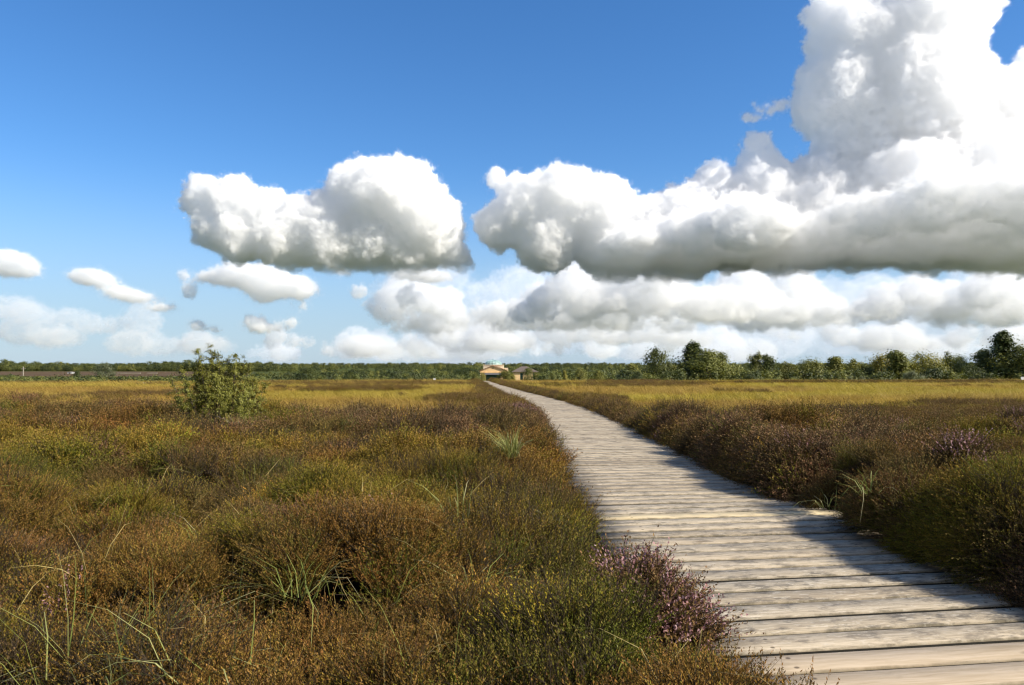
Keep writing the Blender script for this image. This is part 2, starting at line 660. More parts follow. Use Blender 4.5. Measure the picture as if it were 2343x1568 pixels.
    cloud(K, 5000, .018, 22, 24, 3.2, 'pale layered cloud low at the left', seed=9, vy=2)


make_clouds()
# ------------------------------------------------------------------ the ground
def ground_material():
    t = NT('ground_cover', .95, .05)
    p = t.pos()
    n1 = t.noise(t.mapping(p, (1, 1, 1)), .35, 5, .6)
    n2 = t.noise(p, 3.0, 4, .6)
    peat = t.ramp(n2, [(.3, (.012, .008, .005)), (.7, (.04, .026, .012))])
    gold = t.ramp(t.math('MULTIPLY_ADD', n2, .4, t.math('MULTIPLY', n1, .6)), [(.3, (.12, .08, .03)), (.5, (.25, .17, .04)), (.68, (.27, .21, .045))])
    nf = t.noise(p, .02, 4, .6)
    green = t.ramp(nf, [(.35, (.03, .05, .012)), (.55, (.075, .085, .02)), (.7, (.10, .12, .03))])
    field = t.ramp(t.noise(t.mapping(p, (.02, .25, 1)), 1.0, 3, .6), [(.3, (.075, .05, .03)), (.7, (.13, .085, .045))])
    sep = t.n('SeparateXYZ')
    t.l(t.attr('zone').outputs['Vector'], sep.inputs[0])
    c = t.mix(sep.outputs[0], peat, gold)
    c = t.mix(sep.outputs[1], c, green)
    c = t.mix(sep.outputs[2], c, field)
    t.color(c)
    t.bump(n2, .6, .05)
    return t.m


def make_ground():
    ys = np.concatenate([[-60, -20, -8], np.arange(-4, 30, .5), np.arange(30, 130, 1.25), 130 * np.exp(np.linspace(0.01, 1, 60) * math.log(9000 / 130.))])
    u = np.linspace(-1, 1, 151)
    Y, U = np.meshgrid(ys, u, indexing='ij')
    X = U * (28 + 1.1 * np.abs(Y))
    Z = zg(X, Y)
    nr, nc = X.shape
    idx = np.arange(nr * nc).reshape(nr, nc)
    q = np.stack([idx[:-1, :-1], idx[:-1, 1:], idx[1:, 1:], idx[1:, :-1]], -1).reshape(-1, 4)
    e = edge_d(X)
    gold = sstep(15, 21, Y + 5 * (fbm(X, Y, 5, 4) - .5))
    green = sstep(2, 14, Y - e)
    az = X / np.maximum(Y, 1)
    field = sstep(230, 300, Y) * (1 - sstep(560, 620, Y)) * (1 - sstep(-.42, -.30, az))
    field = np.maximum(field, sstep(200, 220, Y) * (1 - sstep(250, 280, Y)) * sstep(-.34, -.3, az) * (1 - sstep(-.22, -.2, az)))
    me = np_mesh('ground', np.stack([X, Y, Z], -1).reshape(-1, 3), [q], ground_material(),
                 {'zone': np.stack([gold, green, field], -1).reshape(-1, 3)})
    me.polygons.foreach_set('use_smooth', [True] * len(me.polygons))
    link(bpy.data.objects.new('ground', me), kind='structure', label='open raised bog running out flat to the horizon', cat='ground')


make_ground()
# ------------------------------------------------------------------ the boardwalk
def wood_material():
    t = NT('weathered_planks', .78, .25)
    uv = t.attr('grain').outputs['Vector']        # x along the plank, y across, z = plank number
    sep = t.n('SeparateXYZ')
    t.l(uv, sep.inputs[0])
    pid = t.attr('tone').outputs['Fac']
    age = t.attr('age').outputs['Fac']
    warp = t.noise(t.mapping(uv, (2.5, 5, 9)), 1.0, 3, .6)
    gx = t.n('CombineXYZ')
    t.l(t.math('MULTIPLY', sep.outputs[0], 2.2), gx.inputs[0])
    t.l(t.math('ADD', t.math('MULTIPLY', sep.outputs[1], 34), t.math('MULTIPLY', warp, 2.4)), gx.inputs[1])
    t.l(t.math('MULTIPLY', sep.outputs[2], 7.31), gx.inputs[2])
    grain = t.noise(gx.outputs[0], 1.0, 5, .62)
    fine = t.noise(t.mapping(uv, (9, 190, 7.7)), 1.0, 3, .6)
    blot = t.noise(t.mapping(uv, (4.6, 9.0, 5.1)), 1.0, 6, .7)
    blot2 = t.noise(t.mapping(uv, (.7, 2.5, 3.3), (4, 0, 0)), 1.0, 3, .6)
    fleck = t.noise(t.mapping(uv, (14, 40, 3.9)), 1.0, 5, .72)
    base = t.ramp(pid, [(0, (.37, .30, .21)), (.35, (.48, .395, .28)), (.7, (.55, .46, .33)), (1, (.44, .37, .275))])
    old = t.mix(t.math('MULTIPLY', t.ramp(grain, [(.36, (1, 1, 1)), (.6, (0, 0, 0))]), .5), base, (.21, .17, .12))
    old = t.mix(t.math('MULTIPLY', t.ramp(blot, [(.49, (0, 0, 0)), (.60, (1, 1, 1))]), .8), old, (.12, .105, .085))
    old = t.mix(t.math('MULTIPLY', t.ramp(blot2, [(.5, (0, 0, 0)), (.75, (1, 1, 1))]), .4), old, (.2, .165, .12))
    old = t.mix(t.math('MULTIPLY', t.ramp(fleck, [(.55, (0, 0, 0)), (.62, (1, 1, 1))]), .7), old, (.60, .53, .42))
    old = t.mix(t.math('MULTIPLY', t.ramp(fine, [(.36, (1, 1, 1)), (.46, (0, 0, 0))]), .6), old, (.09, .075, .055))
    new = t.mix(t.ramp(grain, [(.36, (1, 1, 1)), (.62, (0, 0, 0))]), (.50, .40, .285), (.37, .285, .185))
    new = t.mix(t.math('MULTIPLY', t.ramp(blot, [(.56, (0, 0, 0)), (.7, (1, 1, 1))]), .35), new, (.26, .21, .14))
    yel = t.mix(t.ramp(grain, [(.3, (1, 1, 1)), (.6, (0, 0, 0))]), (.62, .51, .32), (.50, .39, .22))
    yel = t.mix(t.math('MULTIPLY', t.ramp(blot, [(.48, (0, 0, 0)), (.62, (1, 1, 1))]), .6), yel, old)
    yel = t.mix(t.ramp(blot2, [(.42, (0, 0, 0)), (.66, (.75, .75, .75))]), yel, old)
    c = t.mix(t.math('MULTIPLY', age, 2, clamp=True), old, new)
    c = t.mix(t.math('MULTIPLY_ADD', age, 2, -1, clamp=True), c, yel)
    # knots
    vo = t.n('TexVoronoi', feature='F1')
    t.l(t.mapping(uv, (1.7, 4.2, 1.9)), vo.inputs['Vector'])
    vo.inputs['Scale'].default_value = 1.0
    kn = t.ramp(vo.outputs['Distance'], [(.05, (1, 1, 1)), (.13, (0, 0, 0))])
    c = t.mix(t.math('MULTIPLY', kn, .6), c, (.10, .065, .035))
    # nail heads in two rows along each runner
    us = t.attr('across').outputs['Fac']
    du = t.math('ABSOLUTE', t.math('SUBTRACT', t.math('ABSOLUTE', us), .8))
    dv = t.math('ABSOLUTE', t.math('SUBTRACT', t.math('ABSOLUTE', t.math('SUBTRACT', sep.outputs[1], .115)), .06))
    nd = t.math('SQRT', t.math('ADD', t.math('POWER', du, 2), t.math('POWER', dv, 2)))
    rust = t.ramp(t.math('ADD', nd, t.math('MULTIPLY_ADD', fleck, .012, -.006)), [(.008, (1, 1, 1)), (.016, (0, 0, 0))])
    c = t.mix(t.math('MULTIPLY', rust, .75), c, (.045, .03, .02))
    # mossy, dirty margins of each plank
    edge = t.math('ABSOLUTE', t.math('SUBTRACT', sep.outputs[1], .1225))
    em = t.ramp(t.math('ADD', edge, t.math('MULTIPLY_ADD', blot, .05, -.025)), [(.108, (0, 0, 0)), (.121, (1, 1, 1))])
    c = t.mix(t.math('MULTIPLY', em, .6), c, (.10, .08, .04))
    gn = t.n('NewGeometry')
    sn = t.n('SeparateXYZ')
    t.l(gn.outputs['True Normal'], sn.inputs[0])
    side = t.ramp(sn.outputs[2], [(.3, (1, 1, 1)), (.55, (0, 0, 0))])  # grimy plank sides, painted near black so the gaps read dark
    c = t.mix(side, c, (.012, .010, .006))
    t.color(c)
    h = t.math('ADD', t.math('MULTIPLY', grain, .7), t.math('MULTIPLY', fine, .5))
    t.bump(h, .55, .006)
    return t.m


def make_boardwalk():
    q = random.Random(4)
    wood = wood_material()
    planks = []
    y = 1.0
    while y < 96:
        planks.append(y)
        y += .26 * q.uniform(.985, 1.015)
    parts = {'deck': ([], [], [], [], [], []), 'replacement_plank': ([], [], [], [], [], [])}
    new_y = min(planks, key=lambda v: abs(v - 7.38))
    for i, y0 in enumerate(planks):
        cx, hw = float(path_x(y0)), float(path_w(y0))
        slope = float(np.interp(y0, [2, 5, 10, 18, 28, 45, 100], [.155, .145, .11, .06, .05, .07, .07])) + q.uniform(-.003, .003)
        which = 'replacement_plank' if y0 == new_y else 'deck'
        V_, F_, G_, T_, A_, U_ = parts[which]
        zj = q.uniform(-.003, .003)
        gap = q.choice([.024, .028, .034, .040, .046])
        w = .26 - gap
        l0, l1 = -hw + q.uniform(-.04, .04), hw + q.uniform(-.04, .04)
        if which == 'replacement_plank':
            l1 += .12
        if y0 < 3.98:
            age = .5
        elif y0 == new_y:
            age = 1.0
        else:
            age = max(0, q.gauss(.0, .07))
        if q.random() < .05:
            age += .16
        tone = q.random()
        nseg = 7
        bow = q.uniform(-.006, .006)
        twist = q.uniform(-.004, .004)
        rows = []
        for s in range(nseg):
            u = l0 + (l1 - l0) * s / (nseg - 1)
            tt = u / hw
            yy = y0 + slope * u + bow * (1 - tt * tt)
            zz = float(path_z(yy)) + zj + twist * tt
            prof = [(0, -.07), (0, -.011), (.008, 0), (w - .008, 0), (w, -.011), (w, -.07)]
            base = len(V_)
            for (a, b) in prof:
                V_.append((cx + u, yy + a, zz + b))
                G_.append((u + i * 3.7, a, i * 1.0))
                T_.append(tone)
                A_.append(age)
                U_.append(u)
            rows.append(base)
        for s in range(nseg - 1):
            a, b = rows[s], rows[s + 1]
            for k in range(5):
                F_.append((a + k, b + k, b + k + 1, a + k + 1))
        for e, rev in ((rows[0], False), (rows[-1], True)):
            f1 = (e, e + 1, e + 4, e + 5)
            f2 = (e + 1, e + 2, e + 3, e + 4)
            F_.extend([f1[::-1], f2[::-1]] if rev else [f1, f2])
    root = empty('boardwalk_path', (1.9, 4, 0), kind='structure', label='weathered grey plank boardwalk curving away to the building', cat='boardwalk')
    inv = Matrix.Translation((-1.9, -4, 0))
    for nm, (V_, F_, G_, T_, A_, U_) in parts.items():
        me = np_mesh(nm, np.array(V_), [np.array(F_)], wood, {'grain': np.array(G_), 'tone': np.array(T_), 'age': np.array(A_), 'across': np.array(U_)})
        me.transform(inv)
        o = link(bpy.data.objects.new(nm, me), root)
        if nm != 'deck':
            o['label'] = 'fresh pale yellow plank among the grey ones'
    # runners under the planks
    m = MB()
    tm = NT('runner_wood', .9)
    tm.color(tm.ramp(tm.noise(tm.pos(), 6, 4), [(.3, (.03, .022, .014)), (.7, (.07, .05, .03))]))
    for off in (-.8, 0, .8):
        pts = [(float(path_x(v)) + off * min(1, float(path_w(v)) / 1.2) - 1.9, v - 4, float(path_z(v)) - .115) for v in np.arange(1, 95, 2.0)]
        m.tube(pts, .045, 5)
    m.build('runner', tm.m, root)


make_boardwalk()
# ------------------------------------------------------------------ heather
def heather_material(name, inst=True):
    t = NT(name, .75, .12)
    v = t.attr('val').outputs['Fac']
    tint = t.attr('tint', inst).outputs['Vector']
    leaf = t.mix(1.0, tint, t.ramp(t.attr('var').outputs['Fac'], [(0, (.5, .55, .5)), (.5, (1, 1, 1)), (.85, (1.25, 1.2, 1.05)), (1, (1.55, 1.4, 1.2))]), 'MULTIPLY')
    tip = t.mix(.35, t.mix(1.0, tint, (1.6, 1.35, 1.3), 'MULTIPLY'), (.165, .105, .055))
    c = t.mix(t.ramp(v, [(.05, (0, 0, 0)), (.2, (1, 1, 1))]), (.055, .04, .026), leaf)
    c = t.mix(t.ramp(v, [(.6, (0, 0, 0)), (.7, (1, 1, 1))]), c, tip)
    pink = t.ramp(t.attr('var').outputs['Fac'], [(0, (.26, .12, .115)), (.6, (.42, .24, .245)), (1, (.58, .42, .42))])
    c = t.mix(t.ramp(v, [(.85, (0, 0, 0)), (.95, (1, 1, 1))]), c, pink)
    t.color(c)
    tr = t.n('BsdfTranslucent')
    t.l(c, tr.inputs[0])
    mx = t.n('MixShader')
    mx.inputs[0].default_value = .18
    t.l(t.b.outputs[0], mx.inputs[1])
    t.l(tr.outputs[0], mx.inputs[2])
    t.l(mx.outputs[0], t.t.nodes['Material Output'].inputs[0])
    return t.m


def clump_arrays(seed, n=80, rad=.17, h=.24, flower=0.0, leaves=15, bare=0.0, ls=1.0, spread=.85):
    """a tuft of heather sprigs: thin stems lined with tiny leaf blades"""
    q = np.random.RandomState(seed)
    V_, F3, val, var = [], [], [], []

    def tri(p0, p1, p2, a, b):
        k = len(V_)
        V_.extend((p0, p1, p2))
        F3.append((k, k + 1, k + 2))
        val.extend((a, a, a))
        var.extend((b, b, b))
    for s in range(n):
        ang = q.rand() * 6.283
        r0 = rad * .55 * math.sqrt(q.rand())
        base = np.array([math.cos(ang) * r0, math.sin(ang) * r0, -.05])
        lean = q.rand() ** .7
        out = ang + q.randn() * .5
        d = np.array([math.cos(out) * lean * spread, math.sin(out) * lean * spread, 1.0])
        d /= np.linalg.norm(d)
        L_ = h * q.uniform(.65, 1.2) * (1 - .15 * lean)
        bend = np.array([q.randn() * .28, q.randn() * .28, 0])
        P = lambda t: base + d * (L_ + .05) * t + bend * L_ * t * t
        side = np.cross(d, [q.randn(), q.randn(), .2])
        side /= np.linalg.norm(side) + 1e-9
        isb = q.rand() < bare
        # woody stem
        for a, b in ((0, .5), (.5, 1.0)):
            tri(P(a) - side * .0022, P(a) + side * .0022, P(b), 0.02, q.rand())
        if isb:
            for j in range(4):
                tt = q.uniform(.4, .9)
                e = P(tt) + q.randn(3) * .03 + np.array([0, 0, .05])
                tri(P(tt) - side * .0015, P(tt) + side * .0015, e, .02, q.rand())
            continue
        fl = q.rand() < flower
        sv = q.rand()
        for j in range(leaves):
            tt = .25 + .75 * (j + q.rand()) / leaves
            c0 = P(tt)
            a2 = q.rand() * 6.283
            u = np.array([math.cos(a2), math.sin(a2), q.uniform(.1, 1.1)])
            u /= np.linalg.norm(u)
            w = np.cross(u, [q.randn(), q.randn(), q.randn()])
            w /= np.linalg.norm(w) + 1e-9
            lf = q.uniform(.012, .021) * (1.15 - .5 * tt) * ls
            wd = q.uniform(.0028, .005) * ls
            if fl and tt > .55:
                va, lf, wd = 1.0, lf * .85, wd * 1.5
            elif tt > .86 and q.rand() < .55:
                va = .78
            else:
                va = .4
            tri(c0 - w * wd, c0 + w * wd, c0 + u * lf, va, min(1, max(0, sv * .5 + q.rand() * .5)))
            if tt > .3:
                tri(c0 + u * lf * .45 - w * wd * 1.2, c0 + u * lf * .45 + w * wd * 1.2, c0 + u * lf * 1.25 + d * .005, va, min(1, max(0, sv * .5 + q.rand() * .5)))
    return np.array(V_), np.array(F3), np.array(val), np.array(var)


HM = heather_material('heather_sprigs', True)


def clump_mesh(name, seed, **k):
    v, f, a, b = clump_arrays(seed, **k)
    return np_mesh(name, v, [f], HM, {'val': a, 'var': b})


hmeshes = [clump_mesh('heather_tuft', 100 + i) for i in range(6)]                              # 0-5 leafy
hmeshes += [clump_mesh('heather_tuft', 120 + i, bare=.7, n=60, h=.3) for i in range(2)]         # 6-7 woody
hmeshes += [clump_mesh('heather_tuft', 130 + i, flower=.4, ls=.8) for i in range(2)]           # 8-9 in flower
hmeshes += [clump_mesh('heather_tuft', 140 + i, n=115, leaves=30, ls=.56, h=.2, spread=1.1) for i in range(4)]   # 10-13 fine, for the nearest ground
hmeshes += [clump_mesh('heather_tuft', 150 + i, n=90, leaves=22, ls=.6, bare=.5, h=.28) for i in range(2)]   # 14-15 fine, half woody
hcoll = source_collection('heather_tuft', hmeshes)

PAL = np.array([(.180, .148, .016), (.135, .130, .017), (.195, .120, .024), (.230, .168, .022), (.155, .106, .030), (.165, .108, .050)])
# olive, green, rust, mustard, brown, mauve brown


def near_limit(x, y):
    """where heather gives way to moor grass"""
    lim = 18.0 + 5 * (fbm(x, y, 6, 21, 3) - .5) + 1.5 * (vnoise(x, y, 1.5, 6) - .5)
    lim = np.where(x > path_x(y), 15.6 + 7 * (fbm(x, y, 5, 33, 3) - .5), lim)
    lim = np.where((x > 6.5) & (x < 10.5), lim - 3.0 * np.exp(-((x - 8.5) / 1.4) ** 2), lim)
    return lim


def hummocks():
    q = np.random.RandomState(8)
    n = 5200
    y = 1.0 + 24 * np.sqrt(q.rand(n))
    x = (q.rand(n) * 2 - 1) * (.75 * y + 3)
    keep = np.abs(x - path_x(y)) > path_w(y) + .12
    x, y = x[keep], y[keep]
    # thin to a minimum spacing
    sel = []
    for i in range(len(x)):
        if all((x[i] - x[j]) ** 2 + (y[i] - y[j]) ** 2 > .50 ** 2 for j in sel[-700:]):
            sel.append(i)
    x, y = x[sel], y[sel]
    n = len(x)
    r = .34 + .75 * q.rand(n) ** 1.8
    right = x > path_x(y)
    dp = np.abs(x - path_x(y)) - path_w(y)
    a = q.uniform(.16, .46, n) + .22 * (r - .34)
    a = np.where(right, (a * 1.35 + .11 * np.exp(-dp / 1.5)) * np.interp(y, [8.5, 15], [1, .66]), a)
    a = a + .22 * (fbm(x, y, 4, 55, 2) - .5)
    # colour family of the hummock
    k1 = fbm(x, y, 2.2, 70, 3) + .12 * q.randn(n)
    k2 = fbm(x, y, 3.0, 90, 3) + .12 * q.randn(n)
    far = sstep(8.5, 14, y + 2.5 * (fbm(x, y, 4, 12, 2) - .5))
    fam = np.where(k1 > .60, np.where(k2 > .5, 3, 2), np.where(k1 > .49, np.where(k2 > .52, 0, 3), np.where(k2 > .5, 1, np.where(k2 > .42, 0, 4))))
    fam = np.where((y < 4.8) & (~right) & (k2 < .56), 2, fam)
    fam = np.where((q.rand(n) < far * .72), np.where(q.rand(n) < .6, 5, 4), fam)
    fam = np.where(right & (q.rand(n) < .34), np.where(q.rand(n) < .5, 5, 4), fam)
    return x, y, r, a, fam


HX, HY_, HR, HA, HF = hummocks()


def mound(x, y):
    best = np.full(len(x), .06)
    who = np.zeros(len(x), int)
    for s in range(0, len(x), 2000):
        dx = x[s:s + 2000, None] - HX[None]
        dy = y[s:s + 2000, None] - HY_[None]
        d2 = (dx * dx + dy * dy) / HR[None] ** 2
        z = HA[None] * (1 - d2 ** 1.35)
        i = z.argmax(1)
        zz = z[np.arange(len(i)), i]
        xs, ys = x[s:s + 2000], y[s:s + 2000]
        rough = .20 * (fbm(xs, ys, .55, 120, 3) - .5) + .16 * (fbm(xs, ys, 1.5, 130, 2) - .5)
        best[s:s + 2000] = np.maximum(.03, zz + rough)
        who[s:s + 2000] = i
    return best, who


def path_fall(x, y):
    dp = np.abs(x - path_x(y)) - path_w(y)
    right = x > path_x(y)
    bulge = np.exp(-((y - 11.6) / 1.3) ** 2) + .5 * np.exp(-((y - 7.0) / .6) ** 2) + np.clip(4.6 - y, 0, 1)
    rb = np.exp(-((y - 6.3) / .55) ** 2) + np.exp(-((y - 9.2) / .7) ** 2) + .8 * np.exp(-((y - 12.3) / .9) ** 2) + np.exp(-((y - 5.1) / .4) ** 2)
    gapr = np.exp(-((y - 7.5) / .55) ** 2)
    lo = np.where(right, np.clip(.55 + .45 * rb - .4 * gapr, .1, 1) * np.interp(y, [12, 20], [1, .5]), .03 + .26 * np.clip(bulge, 0, 1))
    wd = np.where(right, .32, 1.15 - .5 * np.clip(bulge, 0, 1))
    return lo + (1 - lo) * sstep(-.15, wd, dp)


def make_heather():
    q = np.random.RandomState(21)
    # candidate points, about 45 per square metre close by and fewer far off
    X, Y = [], []
    for (y0, y1, dens) in ((1.6, 4, 62), (4, 7, 50), (7, 11, 36), (11, 16, 24), (16, 24, 18)):
        hw = .72 * y1 + 2.2
        n = int(dens * (y1 - y0) * 2 * hw)
        X.append((q.rand(n) * 2 - 1) * hw)
        Y.append(y0 + (y1 - y0) * q.rand(n))
    # fringes along the path farther off
    n = 900          # low sprigs hugging the right-hand ends of the planks
    ye = 3.0 + 14 * q.rand(n)
    ye = ye[np.abs(ye - 7.5) > .5]
    X.append(path_x(ye) + path_w(ye) + q.uniform(-.15, .2, len(ye)))
    Y.append(ye)
    n = 5200
    yf = 15 + 62 * q.rand(n) ** 1.35
    sd = np.where(q.rand(n) < .5, -1, 1)
    off = np.abs(q.randn(n)) * np.where(sd < 0, np.interp(yf, [15, 30, 77], [.9, .45, .3]), .3) - .1
    xf = path_x(yf) + sd * (path_w(yf) + off)
    X.append(xf)
    Y.append(yf)
    fringe = np.concatenate([np.zeros(sum(len(a) for a in X[:-1]), bool), np.ones(n, bool)])
    x = np.concatenate(X)
    y = np.concatenate(Y)
    dp = np.abs(x - path_x(y)) - path_w(y)
    right = x > path_x(y)
    ok = (dp > np.where(right, -.16 + .30 * np.exp(-((y - 7.5) / .5) ** 2), .08)) & (np.abs(x) < .74 * y + 2.6)
    ok &= fringe | (y < near_limit(x, y))
    ok &= (x ** 2 + y ** 2 > 1.4 ** 2)
    x, y, fringe, right, dp = x[ok], y[ok], fringe[ok], right[ok], dp[ok]
    z, who = mound(x, y)
    e = .06
    zx = (mound(x + e, y)[0] - mound(x - e, y)[0]) / (2 * e)
    zy = (mound(x, y + e)[0] - mound(x, y - e)[0]) / (2 * e)
    pf = path_fall(x, y)
    z = z * pf
    z = np.where(fringe & (y > 18), np.maximum(.02, .06 + .10 * q.rand(len(x)) - .1 * np.clip(dp, 0, 1)), z)
    zx = np.where(fringe & (y > 18), 0, zx)
    zy = np.where(fringe & (y > 18), 0, zy)
    gz = zg(x, y)
    # lean over the boards at the edge
    tow = np.clip(.25 - dp, 0, .4) * np.where(right, -2.2, 1.4)
    nx = -.34 * np.clip(zx, -1.6, 1.6) + tow + .24 * q.randn(len(x)) - .08
    ny = -.34 * np.clip(zy, -1.6, 1.6) + .24 * q.randn(len(x))
    rot = np.stack([np.arctan2(-ny, 1.0), np.arctan(nx), q.rand(len(x)) * 6.283], -1)
    # euler XYZ: spin first, then tilt -> build with matrices
    er = np.empty_like(rot)
    for i in range(len(x)):
        nrm = Vector((nx[i], ny[i], 1)).normalized()
        m = nrm.to_track_quat('Z', 'Y').to_matrix() @ Matrix.Rotation(rot[i, 2], 3, 'Z')
        er[i] = m.to_euler()
    fam = HF[who]
    fam = np.where(fringe & (y > 20), np.where(q.rand(len(x)) < .55, 4, np.where(q.rand(len(x)) < .5, 5, 0)), fam)
    swap = q.rand(len(x)) < .16
    fam = np.where(swap, q.randint(0, 6, len(x)), fam)
    tint = PAL[fam] * (1 + .22 * q.randn(len(x), 1)).clip(.5, 1.6) * (1 + .08 * q.randn(len(x), 3)).clip(.7, 1.3)
    vi = q.randint(0, 6, len(x))
    woody = (fbm(x, y, 1.6, 40, 2) > .62) & (q.rand(len(x)) < .65)
    woody |= (x > -.2) & (x < .55) & (y < 4.2) & (y > 2.6) & (q.rand(len(x)) < .45)
    vi = np.where(woody, 6 + q.randint(0, 2, len(x)), vi)
    flow = (q.rand(len(x)) < .005) | ((fbm(x, y, 2.0, 61, 2) > .68) & right & (q.rand(len(x)) < .12) & (y < 16))
    vi = np.where(flow & ~woody, 8 + q.randint(0, 2, len(x)), vi)
    near = y < 8.5
    vi = np.where(near & (vi < 6), 10 + vi % 4, vi)
    vi = np.where(near & (vi < 8), 14 + vi % 2, vi)
    sc = np.interp(y, [2, 6, 12, 20, 60], [.82, .95, 1.15, 1.3, 1.5]) * q.uniform(.75, 1.25, len(x))
    sc = np.where(fringe & (y > 30), sc * .8, sc)
    scl = np.stack([sc, sc, sc * q.uniform(.8, 1.15, len(x))], -1)
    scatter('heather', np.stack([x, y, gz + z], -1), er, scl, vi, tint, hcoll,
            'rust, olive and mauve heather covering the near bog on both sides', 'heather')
    print('heather tufts', len(x))
    # heather patches out in the moor grass
    n = 60000
    yy = 16 + 60 * q.rand(n)
    xx = (q.rand(n) * 2 - 1) * .74 * yy
    nz = fbm(xx * .55, yy * 1.0, 5.5, 77, 4)
    ok = (nz > .60) & (yy > near_limit(xx, yy) - .5) & (np.abs(xx - path_x(yy)) > path_w(yy) + .6 + 4 * (nz < .67)) & (yy < edge_d(xx)) & (q.rand(n) < .10 + (nz - .60) * 4)
    xx, yy = xx[ok], yy[ok]
    m = len(xx)
    fam = np.where(q.rand(m) < .5, 4, np.where(q.rand(m) < .5, 5, np.where(q.rand(m) < .5, 2, 0)))
    s = q.uniform(1.1, 1.7, m)
    scatter('heather', np.stack([xx, yy, zg(xx, yy) + .05 + .1 * q.rand(m)], -1), np.stack([q.randn(m) * .15, q.randn(m) * .15, q.rand(m) * 6.28], -1),
            np.stack([s, s, s * .8], -1), q.randint(0, 6, m), PAL[fam] * q.uniform(.7, 1.2, (m, 1)), hcoll,
            'brown heather patches scattered through the golden moor grass', 'heather')
    print('patches', m)


make_heather()

# flowering heather bushes that stand out one by one: real meshes
HMT = heather_material('flowering_heather', False)


def heather_bush(x, y, w, hgt, label, tint, flower, seed, nt=34):
    q = np.random.RandomState(seed)
    Vs, Fs, A, B, T = [], [], [], [], []
    n = 0
    for i in range(nt):
        a = q.rand() * 6.283
        rr = math.sqrt(q.rand())
        px, py = math.cos(a) * rr * w, math.sin(a) * rr * w
        pz = hgt * (1 - .75 * rr * rr)
        v, f, va, vb = clump_arrays(seed * 50 + i % 7, n=56, flower=flower, leaves=15)
        nrm = Vector((px / w * .7, py / w * .7, 1)).normalized()
        m = np.array(nrm.to_track_quat('Z', 'Y').to_matrix() @ Matrix.Rotation(q.rand() * 6.28, 3, 'Z'))
        s = q.uniform(.75, 1.1)
        v = v @ m.T * s + np.array([px, py, pz])
        Vs.append(v)
        Fs.append(f + n)
        n += len(v)
        A.append(va)
        B.append(vb)
        T.append(np.tile(np.array(tint) * q.uniform(.75, 1.25), (len(v), 1)))
    root = empty('flowering_heather', (x, y, float(zg(x, y))), label=label, cat='heather bush', group='flowering heather bushes beside the boardwalk')
    me = np_mesh('flowering_shoots', np.concatenate(Vs), [np.concatenate(Fs)], HMT, {'val': np.concatenate(A), 'var': np.concatenate(B), 'tint': np.concatenate(T)})
    link(bpy.data.objects.new('flowering_shoots', me), root)
    mb = MB()
    for i in range(26):
        a, rr = q.rand() * 6.283, math.sqrt(q.rand()) * w * .9
        mb.tube([(0, 0, -.02), (math.cos(a) * rr * .5, math.sin(a) * rr * .5, hgt * .45), (math.cos(a) * rr, math.sin(a) * rr, hgt * (1 - .5 * (rr / w) ** 2))], [.008, .005, .002], 4)
    tm = bpy.data.materials.get('heather_wood')
    if tm is None:
        t = NT('heather_wood', .9)
        t.color(t.ramp(t.noise(t.pos(), 30, 3), [(.3, (.04, .03, .02)), (.7, (.10, .075, .05))]))
        tm = t.m
    mb.build('woody_stem', tm, root)


heather_bush(.70, 4.15, .27, .47, 'pink flowering heather at the left edge of the nearest boards', (.16, .10, .04), .33, 3)
heather_bush(3.95, 6.9, .42, .86, 'low bush of dusky pink heather at the right edge of the frame by the boards', (.13, .09, .035), .17, 4)
heather_bush(7.5, 11.6, .5, .82, 'faded pink heather bush farther back on the right, well behind the boards', (.13, .09, .04), .15, 5)
heather_bush(.18, 21.0, .5, .40, 'mauve heather bush left of the boardwalk where it starts to bend', (.10, .055, .05), .35, 6)
# ------------------------------------------------------------------ moor grass
def blade_arrays(seed, n, h, w, rad, lean=.5, curve=.6, wind=0.0):
    q = np.random.RandomState(seed)
    V_, F4, val = [], [], []
    for i in range(n):
        a = q.rand() * 6.283
        r = rad * math.sqrt(q.rand())
        b = np.array([math.cos(a) * r, math.sin(a) * r, -.03])
        o = a + q.randn() * .7
        L_ = h * q.uniform(.55, 1.15)
        ln = lean * q.rand()
        cv = curve * q.uniform(.4, 1.3)
        dr = np.array([math.cos(o), math.sin(o), 0])
        sd = np.array([-math.sin(o + q.randn() * .6), math.cos(o + q.randn() * .6), 0])
        k = len(V_)
        tone = q.rand()
        for j, t in enumerate((0, .35, .7, 1.0)):
            th = ln + cv * t
            p = b + L_ * t * (dr * math.sin(th * .9) + np.array([wind * t, 0, math.cos(th * .9)]))
            ww = w * (1, .9, .6, .08)[j] * .5
            V_.extend((p - sd * ww, p + sd * ww))
            val.extend((tone * .8 + .2 * t,) * 2)
        for j in range(3):
            F4.append((k + 2 * j, k + 2 * j + 1, k + 2 * j + 3, k + 2 * j + 2))
    return np.array(V_), np.array(F4), np.array(val)


def grass_material(name, inst, ramp=None):
    t = NT(name, .6, .3)
    v = t.attr('val').outputs['Fac']
    if inst:
        c = t.mix(1.0, t.attr('tint', True).outputs['Vector'], t.ramp(v, [(0, (.6, .6, .6)), (.5, (1, 1, 1)), (1, (1.45, 1.35, 1.2))]), 'MULTIPLY')
    else:
        c = t.ramp(v, ramp)
    t.color(c)
    tr = t.n('BsdfTranslucent')
    t.l(c, tr.inputs[0])
    mx = t.n('MixShader')
    mx.inputs[0].default_value = .3
    t.l(t.b.outputs[0], mx.inputs[1])
    t.l(tr.outputs[0], mx.inputs[2])
    t.l(mx.outputs[0], t.t.nodes['Material Output'].inputs[0])
    return t.m


